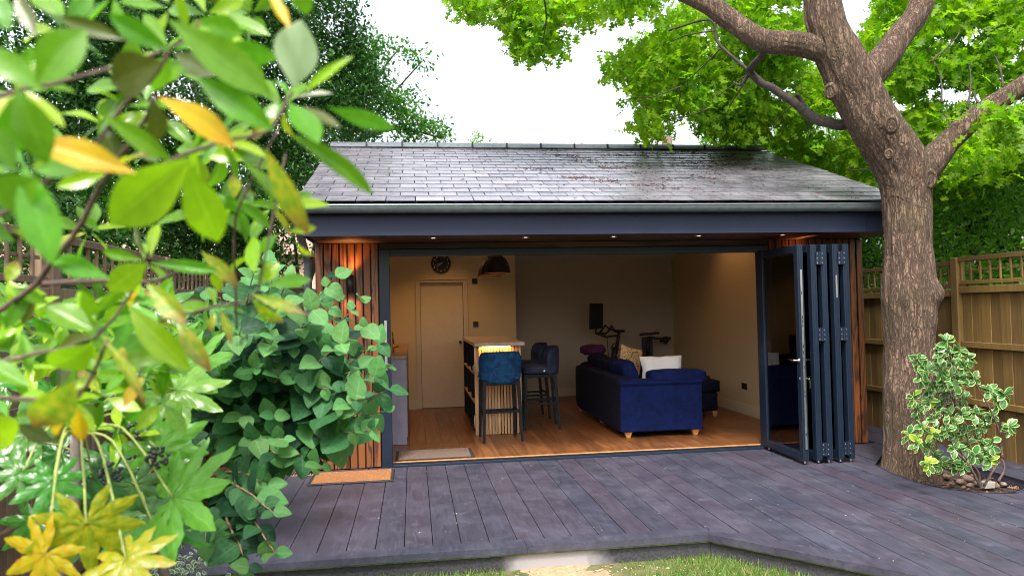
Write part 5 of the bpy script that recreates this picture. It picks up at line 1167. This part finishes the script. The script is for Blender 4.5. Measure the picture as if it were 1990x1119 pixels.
for ri_, (bx, by, tx, ty, wpx, dist, kd) in enumerate(RL):
    dist *= 1.0; d2 = dist*(1+rq.uniform(-.05, .07)); b = atd(bx, by, dist); tip = atd(tx, ty, d2); L = (tip-b).length; wm = wpx*dist/FPX
    vi = rq.randrange(5); maxw = .39; asp = wm/L/maxw; facing = (Vector(CAMP)-b).normalized()
    up = facing+Vector((rq.uniform(-.6, .6), rq.uniform(-.3, .3), rq.uniform(-.1, .6) if ri_ < NRL else rq.uniform(.2, 1.5)))
    if kd == 'p': up = -up
    nlf = globals().get('nlf', 0)+1
    if nlf <= 299: link('leaf', rmesh[kd][vi], None, rh, matrix=stem_align(b, tip, up, min(2.2, asp*(1.03 if dist < 1.08 else .95))))
    else: rest_m.append((b, tip-b, up, L, kd, min(2.2, asp)))
for kd in mats:
    q_ = [c for c in rest_m if c[4] == kd]
    if q_: batch('foliage', Trh[1], np.array([c[0][:] for c in q_]), np.array([c[1][:] for c in q_]), np.array([c[2][:] for c in q_]), np.array([c[3] for c in q_]), mats[kd], rh, wsc=np.array([c[5] for c in q_]), kind='stuff')
def pxtwig(pts, d0, d1, r0, r1, parent, mat=M_twig, name='branch'):
    n = len(pts); twig([atd(x, y, (d0+(d1-d0)*i/(n-1))*1.04) for i, (x, y) in enumerate(pts)], r0*.62, r1*.62, parent, mat, name, 8)
for pts, d0, d1, r0, r1 in (([(-40, 625), (60, 562), (100, 510), (150, 448), (185, 380), (215, 330), (270, 255), (300, 190)], 1.25, .98, .009, .005), ([(80, 552), (200, 545), (290, 548), (350, 527)], 1.25, 1.25, .007, .005),
    ([(-40, 425), (30, 405), (90, 352), (170, 306), (260, 338), (360, 300), (430, 275), (520, 256), (548, 215), (568, 180)], .95, .99, .007, .004), ([(-40, 712), (60, 690), (160, 668), (195, 645), (240, 592), (287, 510)], 1.15, 1.2, .006, .0035), ([(310, 625), (400, 600), (490, 577), (510, 520), (555, 300)], 1.2, 1.25, .004, .003),
    ([(330, 95), (300, 150), (240, 205), (200, 262), (170, 305)], .95, .96, .005, .004), ([(-40, 770), (60, 775), (150, 772), (210, 660)], 1.2, 1.15, .006, .004), ([(460, 640), (458, 560), (455, 460), (470, 390), (540, 255)], 1.4, 1.2, .004, .003), ([(-40, 200), (60, 170), (120, 160), (330, 95), (390, 40)], .85, .97, .006, .003), ([(250, 700), (270, 730), (290, 640)], 1.2, 1.2, .003, .002)):
    pxtwig(pts, d0, d1, r0, r1, rh)

# ================================================================== FATSIA
def fatsia_leaf(seed, nl=9, span=250):
    r = random.Random(seed); vs = []; fs = []; uv = []; span += 42; dth0 = 0; th = [math.radians(-span/2+span*i/(nl-1)) for i in range(nl)]; dth = math.radians(span/(nl-1)); S = 14
    for i, a_ in enumerate(th):
        L = (1-.30*abs(2*i/(nl-1)-1)**1.6)*r.uniform(.92, 1.05); droop = r.uniform(.08, .28)
        d = (math.sin(a_), math.cos(a_)); n_ = (math.cos(a_), -math.sin(a_)); b0 = len(vs)
        for s in range(S+1):
            t = s/S; rr_ = t*L; web = rr_*math.tan(dth/2)*1.005
            lob = L*(.158*math.sin(math.pi*min(1, (t+.12)/1.12)**1.15)**.8) if t < 1 else .002
            if t > .42: lob *= (1+.20*math.sin(s*math.pi+.0)*1 if s % 2 else .90)
            hw = min(web, lob) if t > .05 else web
            for j, u in enumerate((-1, -.5, 0, .5, 1)):
                z = -.10*abs(u)*hw*2.2-droop*t*t*.5+.018*math.sin(t*17+i)*abs(u)+.0; vs.append((d[0]*rr_+n_[0]*hw*u, d[1]*rr_+n_[1]*hw*u, z)); uv.append((.5+u*.5, t))
        for s in range(S):
            for j in range(4): q = b0+s*5+j; fs.append((q, q+1, q+6, q+5))
    return np.array(vs), np.array(fs), np.array(uv)
TF = [fatsia_leaf(s, 9 if s % 2 else 8, 240+8*s) for s in range(4)]
fm = {'g': leafmat('fatsia_green', (.055, .19, .022), (.10, .2, .05), .38, .22, vscale=10, var=.25), 'l': leafmat('fatsia_light', (.12, .29, .035), (.14, .25, .06), .42, .24, vscale=10, var=.2),
      'y': leafmat('fatsia_yellow', (.24, .30, .012), (.28, .30, .03), .42, .35, vscale=10, var=.15, blotch=(.38, .30, .01)), 'o': leafmat('fatsia_orange', (.36, .29, .010), (.36, .27, .02), .42, .4, vscale=10, var=.12, blotch=(.40, .20, .01)), 'd': leafmat('fatsia_dark', (.026, .11, .012), (.05, .13, .02), .3, .3, vscale=10, var=.3)}
fmesh = {k: [leafmesh(tm, 'leaf', fm[k]) for tm in TF] for k in fm}
def fatsia(name, label, base, hub, hubd, leaves):
    t = empty(name, base, label=label, cat='shrub'); h = atd(hub[0], hub[1], hubd)
    twig([Vector(base), Vector(base)*.5+h*.5+Vector((.03, 0, 0)), h], .022, .014, t, M_barkg, 'stem', 9)
    for (hx, hy, ex, ey, d, kd, lab) in leaves:
        c = atd(hx, hy, d); e = atd(ex, ey, d*rq.uniform(.93, 1.02)); facing = (Vector(CAMP)-c).normalized()
        up = facing*1.0+Vector((rq.uniform(-.25, .25), 0, rq.uniform(.35, .9)))
        M_ = stem_align(c, e, up); link('leaf', rq.choice(fmesh[kd]), None, t, matrix=M_, label=lab)
        mid = (h+c)/2+Vector((0, 0, .05+.12*(h-c).length)); twig([h, mid, c], .0042, .003, t, M_stemg, 'petiole', 6)
    return t
ft = fatsia('fatsia_shrub', 'large palmate-leaved shrub low in the corner with some yellow leaves', atd(95, 1180, 2.1), (147, 845), 2.15, [
    (307, 873, 355, 775, 2.1, 'l', None), (336, 966, 455, 930, 1.95, 'l', None), (168, 1016, 180, 1130, 1.7, 'y', 'yellowing green palmate leaf'), (88, 1075, 20, 1150, 1.65, 'o', 'orange-yellow palmate leaf'), (104, 933, 95, 1020, 1.95, 'g', None), (343, 758, 450, 765, 2.3, 'l', None),
    (45, 915, -40, 960, 1.95, 'g', None), (245, 1085, 300, 1150, 1.7, 'y', 'lime-yellow palmate leaf at the bottom'), (300, 1020, 345, 1090, 1.95, 'g', None), (270, 720, 310, 640, 2.5, 'g', None), (60, 840, -30, 800, 2.3, 'g', None), (180, 930, 215, 1010, 2.2, 'd', None), (235, 800, 290, 740, 2.4, 'g', None), (300, 600, 390, 600, 2.6, 'g', None)])
fatsia('fatsia_shrub', 'second palmate-leaved shrub, darker, behind and lower', atd(330, 1150, 2.9), (250, 1000), 2.8, [
    (260, 940, 300, 1010, 2.6, 'd', None), (210, 900, 160, 980, 2.7, 'd', None), (290, 1000, 350, 1060, 2.5, 'd', None), (200, 990, 240, 1070, 2.6, 'd', None), (70, 1010, 20, 1090, 2.3, 'd', None), (120, 880, 60, 930, 2.7, 'd', None), (340, 905, 300, 960, 2.9, 'd', None), (290, 830, 250, 890, 2.9, 'd', None), (20, 860, -40, 900, 2.6, 'd', None)])
fatsia('fatsia_shrub', 'third palmate-leaved shrub, bright glossy, further back in the bed', atd(160, 980, 3.5), (180, 800), 3.3, [
    (130, 640, 60, 600, 3.1, 'g', None), (60, 680, -20, 690, 3.0, 'g', None), (200, 690, 260, 640, 3.2, 'g', None), (300, 690, 370, 650, 3.2, 'l', None), (360, 720, 440, 720, 3.0, 'l', None), (250, 760, 320, 800, 3.0, 'g', None), (100, 760, 30, 780, 2.9, 'g', None), (40, 600, -20, 560, 3.1, 'l', None), (210, 620, 230, 560, 3.4, 'g', None), (120, 690, 100, 760, 2.9, 'g', None), (390, 690, 430, 640, 3.3, 'g', None), (330, 640, 340, 580, 3.4, 'g', None), (10, 750, -50, 720, 3.0, 'g', None), (180, 730, 140, 800, 3.0, 'd', None)])
for (cx, cy, d) in ((268, 838, 2.1), (306, 888, 2.0), (216, 920, 2.0)):
    mb = MB(); c = atd(cx, cy, d)
    for q in range(26):
        p = c+Vector(rdir(1)[0])*.028; mb.lathe([(0, -.006), (.005, -.004), (.0065, 0), (.005, .004), (0, .006)], 7, tuple(p))
    mb.build('berry_cluster', plain('black_berry', (.012, .012, .016), .3), ft, smooth=True, kind='stuff')

# ================================================================== HONEYSUCKLE (round blue-green leaves)
M_twig2 = plain('woody_stem', (.20, .12, .075), .8, var=.25, nscale=40)
hs_mat = {'a': leafmat('round_leaf', (.028, .108, .036), (.10, .17, .10), .28, .62, var=.45, vscale=8), 'b': leafmat('round_leaf_young', (.085, .22, .065), (.16, .26, .12), .35, .62, var=.25, vscale=8), 'c': leafmat('round_leaf_dark', (.009, .045, .019), (.04, .09, .05), .22, .62, var=.4, vscale=8)}
TH = [leaf_grid(p_ovate, 11, 4, f, c, .05, tw, s) for s, (f, c, tw) in enumerate(((.15, .3, .1), (.3, .5, -.1), (-.1, .2, .2), (.4, .1, 0)))]
hmesh = {k: [leafmesh(tm, 'leaf', hs_mat[k]) for tm in TH] for k in hs_mat}
def round_leaf_shrub(label, root_px, root_d, targets, dmin, dmax, nmax, seed, lsize0, name='honeysuckle_shrub', shr=.93):
    r = random.Random(seed); t = empty(name, atd(*root_px, root_d), label=label, cat='shrub'); root = atd(*root_px, root_d); cand = []
    for tgt in targets:
        x, y = tgt[:2]; x = root_px[0]+(x-root_px[0])*shr; y = root_px[1]+(y-root_px[1])*shr; d = r.uniform(dmin, dmax); e = atd(x, y, d); q = root.lerp(e, .5)+Vector((0, 0, .02+.16*r.random()))*(1 if y < root_px[1] else .6)
        pts = []; s0 = .88 if len(tgt) > 2 else .35
        for i in range(9):
            s = i/8; pts.append(root*(1-s)**2+q*2*s*(1-s)+e*s*s)
        twig([pts[0], pts[2], pts[4], pts[6], pts[8]], (.0095 if len(tgt) < 3 else .004), .0018, t, M_twig2, 'stem', 6)
        L = (e-root).length; k = max(2, int(L*(1-s0)/.068))
        for i in range(k+1):
            s = s0+(1-s0)*i/k; p = root*(1-s)**2+q*2*s*(1-s)+e*s*s; tg = ((q-root)*2*(1-s)+(e-q)*2*s).normalized()
            lsize = lsize0*1.2; side = tg.cross(Vector((0, 0, 1))).normalized(); side = (Matrix.Rotation(i*1.57+r.uniform(-.4, .4), 3, tg) @ side); tipf = s > .93
            for sg in (-1, 1):
                dr_ = (side*sg+tg*.5+Vector((0, 0, -.35 if not tipf else .1))+Vector((r.uniform(-.3, .3), r.uniform(-.3, .3), r.uniform(-.3, .3)))).normalized()
                sz = lsize*r.uniform(.5, 1.2)*(1-.35*(s > .85)); up = Vector((r.uniform(-.5, .5), -.75+r.uniform(-.4, .3), .75)); kd = 'b' if (s > .9 and r.random() < .75) or r.random() < .14 else ('a' if r.random() < .72 else 'c')
                cand.append((p, dr_, up, sz, kd))
    r.shuffle(cand); cand.sort(key=lambda c: (c[0]-Vector(CAMP)).length+r.uniform(0, .5))
    for (p, dr_, up, sz, kd) in cand[:nmax]: link('leaf', r.choice(hmesh[kd]), None, t, matrix=stem_align(p, p+dr_*sz, up))
    rest = cand[nmax:]
    for kd in 'abc':
        rs = [c for c in rest if c[4] == kd]
        if rs: batch('foliage', TH[0], np.array([c[0][:] for c in rs]), np.array([c[1][:] for c in rs]), np.array([c[2][:] for c in rs]), np.array([c[3] for c in rs]), hs_mat[kd], t, kind='stuff')
    return t
tg1 = [(668, 508, 1), (722, 560, 1), (672, 560, 1), (540, 500), (500, 490), (728, 615), (760, 650), (778, 700), (782, 745), (770, 790), (745, 830), (700, 845), (690, 800), (640, 905), (655, 860), (600, 885), (560, 850), (600, 800), (540, 800), (500, 850), (480, 800), (620, 740), (660, 700), (700, 700), (640, 650), (580, 660), (600, 620), (560, 560), (520, 600), (570, 510), (530, 480), (590, 700), (730, 760), (660, 780), (550, 720), (500, 700), (510, 650), (470, 620), (440, 680), (460, 740), (470, 540), (430, 580), (720, 700), (750, 720), (620, 580), (680, 650), (610, 840), (700, 640), (540, 640), (580, 770), (640, 820), (500, 760), (560, 610), (640, 610), (510, 540), (590, 560), (545, 880), (660, 740), (705, 745)]
round_leaf_shrub('bushy shrub with rounded blue-green leaves spilling in front of the timber pier', (430, 905), 3.9, tg1, 2.9, 3.6, 300, 21, .112)
tg2 = [(395, 1010), (400, 1060), (455, 1060), (500, 1040), (545, 1085), (490, 1115), (470, 1130), (540, 1000), (530, 945)]
round_leaf_shrub('low trailing shoots with rounded green leaves hanging over the deck edge', (400, 930), 3.3, tg2, 2.6, 3.0, 240, 22, .095)
tg3 = [(300, 600), (330, 640), (370, 600), (420, 620), (480, 600), (520, 620), (450, 560), (400, 560), (350, 560), (330, 700), (420, 720), (480, 700), (380, 660), (440, 780), (500, 760), (350, 780), (300, 520), (370, 850), (260, 560), (200, 590), (160, 560), (540, 680), (120, 520), (80, 470), (400, 480), (560, 620), (590, 660), (560, 540), (590, 600)]
round_leaf_shrub('darker rounded-leaf climber in the shade below the weathered fence', (400, 900), 5.2, tg3, 4.3, 5.6, 200, 23, .13)

# low silver-edged plant at the deck corner
sv_mat = leafmat('silver_variegated', (.10, .17, .11), None, .25, .5, False, edge=(.55, .6, .5), var=.2)
t = empty('silver_plant', atd(342, 1135, 3.9), label='small silver-edged plant tucked against the deck corner at the bottom', cat='plant')
c = atd(342, 1108, 3.9); P_ = np.array(c)+RS.normal(size=(170, 3))*np.array([.08, .08, .045]); svm = leafmesh(T_eu, 'leaf', sv_mat)
for i in range(170):
    b = Vector(P_[i]); d = Vector(rdir(1, .6)[0]); link('leaf', svm, None, t, matrix=stem_align(b, b+d*.035, rdir(1, .4)[0]))

# ================================================================== VARIEGATED SHRUB
vs_mat = leafmat('variegated_leaf', (.05, .17, .035), (.16, .26, .12), .3, .35, False, edge=(.44, .52, .22), var=.4); vy = leafmat('variegated_leaf_young', (.20, .36, .03), (.3, .4, .12), .35, .35, False, edge=(.66, .62, .12), var=.2)
t = empty('variegated_shrub', (4.80, -1.98, -.12), label='cream-edged variegated shrub growing in the tree pit in front of the trunk', cat='shrub')
vm = leafmesh(T_eu, 'leaf', vs_mat); vym = leafmesh(T_eu, 'leaf', vy)
ros = [(340, 75), (310, 130), (430, 130), (490, 180), (150, 190), (200, 260), (300, 260), (380, 220), (460, 230), (170, 310), (330, 340), (400, 370), (530, 320), (120, 450), (230, 490), (640, 410), (690, 470), (740, 430), (150, 540), (270, 590), (360, 560), (450, 560), (540, 560), (600, 620), (180, 660), (340, 670), (400, 700), (470, 680), (560, 660), (650, 580), (770, 655), (150, 760), (220, 790), (260, 850), (220, 900), (300, 900), (410, 900), (460, 910), (400, 790), (480, 770), (600, 770), (650, 760), (600, 820), (640, 870), (530, 840), (90, 700), (370, 300), (440, 330), (300, 180), (260, 380), (350, 430), (450, 450), (230, 420), (310, 500), (400, 620), (250, 700)]
vroot = Vector((4.78, -2.0, -.13)); r_ = random.Random(31); allv = []
hubs = [at(1740+x*.286, 640+y*.286, -1.98+r_.uniform(-.22, .16)) for x, y in ros]
for k, (h, (x, y)) in enumerate(zip(hubs, ros)):
    for q in range(13):
        a_ = q*2.4+r_.random(); out = Vector((math.cos(a_), -.25+r_.uniform(-.3, .3), math.sin(a_)*.9+.15)).normalized(); b = h+Vector((0, 0, -.012*(q//3))); sz = r_.uniform(.05, .095)
        allv.append((b, out, sz, (x < 320 and y > 400 and r_.random() < .35) or (y > 860 and r_.random() < .4)))
r_.shuffle(allv); allv.sort(key=lambda c: c[0].y+r_.uniform(-.1, .1))
for (b, out, sz, yg) in allv[:300]: link('leaf', vym if yg else vm, None, t, matrix=stem_align(b, b+out*sz, Vector((r_.uniform(-1.1, 1.1), r_.uniform(-1.1, .3), r_.uniform(.2, 1.3)))))
rs = allv[300:]; batch('foliage', T_eu, np.array([c[0][:] for c in rs]), np.array([c[1][:] for c in rs]), np.array([(r_.uniform(-.4, .4), -.6, .8) for c in rs]), np.array([c[2] for c in rs]), vs_mat, t, kind='stuff')
MAIN = [((1905, 945), (1900, 915), (1870, 880), (1850, 840), (1835, 790), (1850, 730), (1840, 680)), ((1912, 945), (1935, 905), (1948, 888), (1940, 830), (1905, 760), (1870, 700)), ((1905, 945), (1890, 915), (1872, 890), (1830, 860), (1800, 830)), ((1940, 935), (1952, 910), (1948, 890)), ((1948, 890), (1945, 840), (1955, 828))]
for pts in MAIN: twig([at(x, y, -2.0+.02*i) for i, (x, y) in enumerate(pts)], .011, .005, t, M_twig, 'stem', 7)
for k, h in enumerate(hubs):
    if k % 2 == 0: q = at(1850+r_.uniform(-15, 25), 780+r_.uniform(-60, 60), -1.98); twig([q, (q+h)/2+Vector((0, 0, -.03)), h], .0035, .0018, t, M_twig, 'twig', 5)

# ================================================================== SMALL THINGS ON THE GROUND
def rock(name, c, s, mat, seed, **k):
    mb = MB(); n, m_ = 9, 6; vs = []
    for i in range(m_+1):
        ph = math.pi*i/m_
        for j in range(n):
            th = 2*math.pi*j/n; d = Vector((math.sin(ph)*math.cos(th), math.sin(ph)*math.sin(th), math.cos(ph)*.65)); d *= 1+.35*noise.noise(d*1.6+Vector((seed, 0, 0))); vs.append(Vector(c)+d*s)
    mb.add(vs, [(i*n+j, (i+1)*n+j, (i+1)*n+(j+1) % n, i*n+(j+1) % n) for i in range(m_) for j in range(n)]); return mb.build(name, mat, smooth=True, **k)
rc = [(1838, 925, .045), (1865, 935, .04), (1880, 930, .055), (1898, 938, .03), (1850, 940, .025), (1918, 938, .05), (1935, 943, .035), (1820, 918, .03), (1885, 942, .03), (1950, 940, .03), (1800, 912, .045), (1925, 928, .03)]
rl_ = ['rounded brown stone against the tree foot in the pit', 'brown stone beside the shrub stem', 'largest brown stone in the tree pit', 'small brown stone touching the pit edge', 'small flat stone near the deck rim of the pit', 'rounded stone behind the shrub stem', 'brown stone by the thin side stem', 'small stone under the variegated leaves', 'little stone between two larger ones', 'small stone at the far corner of the pit', 'brown stone touching the trunk base', 'small stone behind the bigger stones']
for i, (x, y, s) in enumerate(rc):
    d = ray(x, y); tt = (-.10-CAMP[2])/d.z; p = Vector(CAMP)+d*tt; rock('stone', p, s, M_stone, i, label=rl_[i], cat='stone', group='stones in the tree pit')
MB()
p = at(1918, 917, -1.75); t_ = MB().cbox(p.x-.05, p.x+.05, p.y-.03, p.y+.03, -.10, -.045, .004); setp(t_.build('concrete_block', plain('pale_block', (.4, .38, .33), .8)), label='small pale flat block on the soil behind the shrub stems', cat='block')
# litter: oak flowers on roof, petals on deck, dry leaves in the pit
def litter(name, label, n, fn, size, mat, tm=T_small):
    P_ = np.array([fn() for _ in range(n)]); m_ = len(P_); nz = np.tile([0, 0, 1.0], (m_, 1))
    o = batch(name, tm, P_, rdir(m_)*np.array([1, 1, .15]), rdir(m_, 3.0), RS.uniform(.5, 1.4, m_)*size, mat); return setp(o, label=label, cat='litter', kind='stuff')
M_litb = plain('brown_catkin', (.10, .042, .03), .9, var=.3); M_litw = plain('pale_petal', (.45, .38, .28), .8, var=.2)
cl_c = [(RS.uniform(1.6, 4.7), sl_len*RS.uniform(.02, .97)**.6) for _ in range(46)]
def roofpt():
    if RS.rand() < .72:
        cx_, cs = cl_c[RS.randint(len(cl_c))]; x = cx_+RS.normal()*.13; s = cs+RS.normal()*.045
    else: x = 4.9-abs(RS.normal())*2.2; s = RS.uniform(.05, sl_len-.05)
    x = min(max(x, RX0+.1), RX1-.1); s = min(max(s, .02), sl_len-.08); y, z = slope_pt(s); return (x, y, z+.022)
litter('fallen_catkins', 'brown fallen catkins and twigs scattered on the slate roof', 4200, roofpt, .036, M_litb, leaf_grid(lambda t: .10, 2, 2, .1, .6))
def deckpt():
    while True:
        x, y = RS.uniform(-1.4, 5.3), RS.uniform(-5.5, -.05)
        if y < EY and (x < KX or (Vector((x-KX, y-EY)).dot(nrm) > -.02)): continue
        if 4.4 < x < 5.5 and -2.3 < y < -.5: continue
        return (x, y, -.026)
litter('petal_litter', 'tiny pale petals and crumbs scattered over the deck boards', 520, deckpt, .009, M_litw)
litter('dry_leaves', 'dry brown leaves lying on the soil of the tree pit', 160, lambda: (RS.uniform(4.6, 5.4), RS.uniform(-2.1, -.7), -.095+RS.uniform(0, .02)), .05, plain('dry_leaf', (.16, .075, .04), .8, var=.3), T_oak)
# grass blades
n = 42000; gx = RS.uniform(-1.0, 3.6, n); gy = RS.uniform(-3.9, -2.62, n)
okm = np.array([not (.78 < x < 1.56+.1*noise.noise(Vector((x*5, y*5, 0))) and True) and noise.noise(Vector((x*2.4, y*2.4, 7))) > -.32 and ((x-KX)*nrm.x+(y-EY)*nrm.y > .0 or x < KX) for x, y in zip(gx, gy)])
gx, gy = gx[okm], gy[okm]; n = len(gx)
bt = (np.array([(-.5, 0, 0), (.5, 0, 0), (-.35, .5, .04), (.35, .5, .04), (-.02, 1, .16), (.02, 1, .16)])*np.array([.09, 1, 1]), np.array([(0, 1, 3, 2), (2, 3, 5, 4)]), np.zeros((6, 2)))
hsz = np.array([.030+.030*max(0, .5+noise.noise(Vector((x*1.5, y*1.5, 2)))) for x, y in zip(gx, gy)])*RS.uniform(.6, 1.3, n)
d = RS.normal(size=(n, 3))*.38; d[:, 2] = 1
setp(batch('grass', bt, np.stack([gx, gy, np.full(n, -.192)], 1), d, rdir(n), hsz, M_grass), kind='stuff', label='short patchy green grass along the foot of the deck', cat='grass')
litter('moss_crumbs', 'dry grass and leaf crumbs along the foot of the deck', 700, lambda: (RS.uniform(-.8, 3.0), RS.uniform(-3.1, -2.72), -.182), .022, plain('straw', (.36, .25, .13), .9, var=.3))
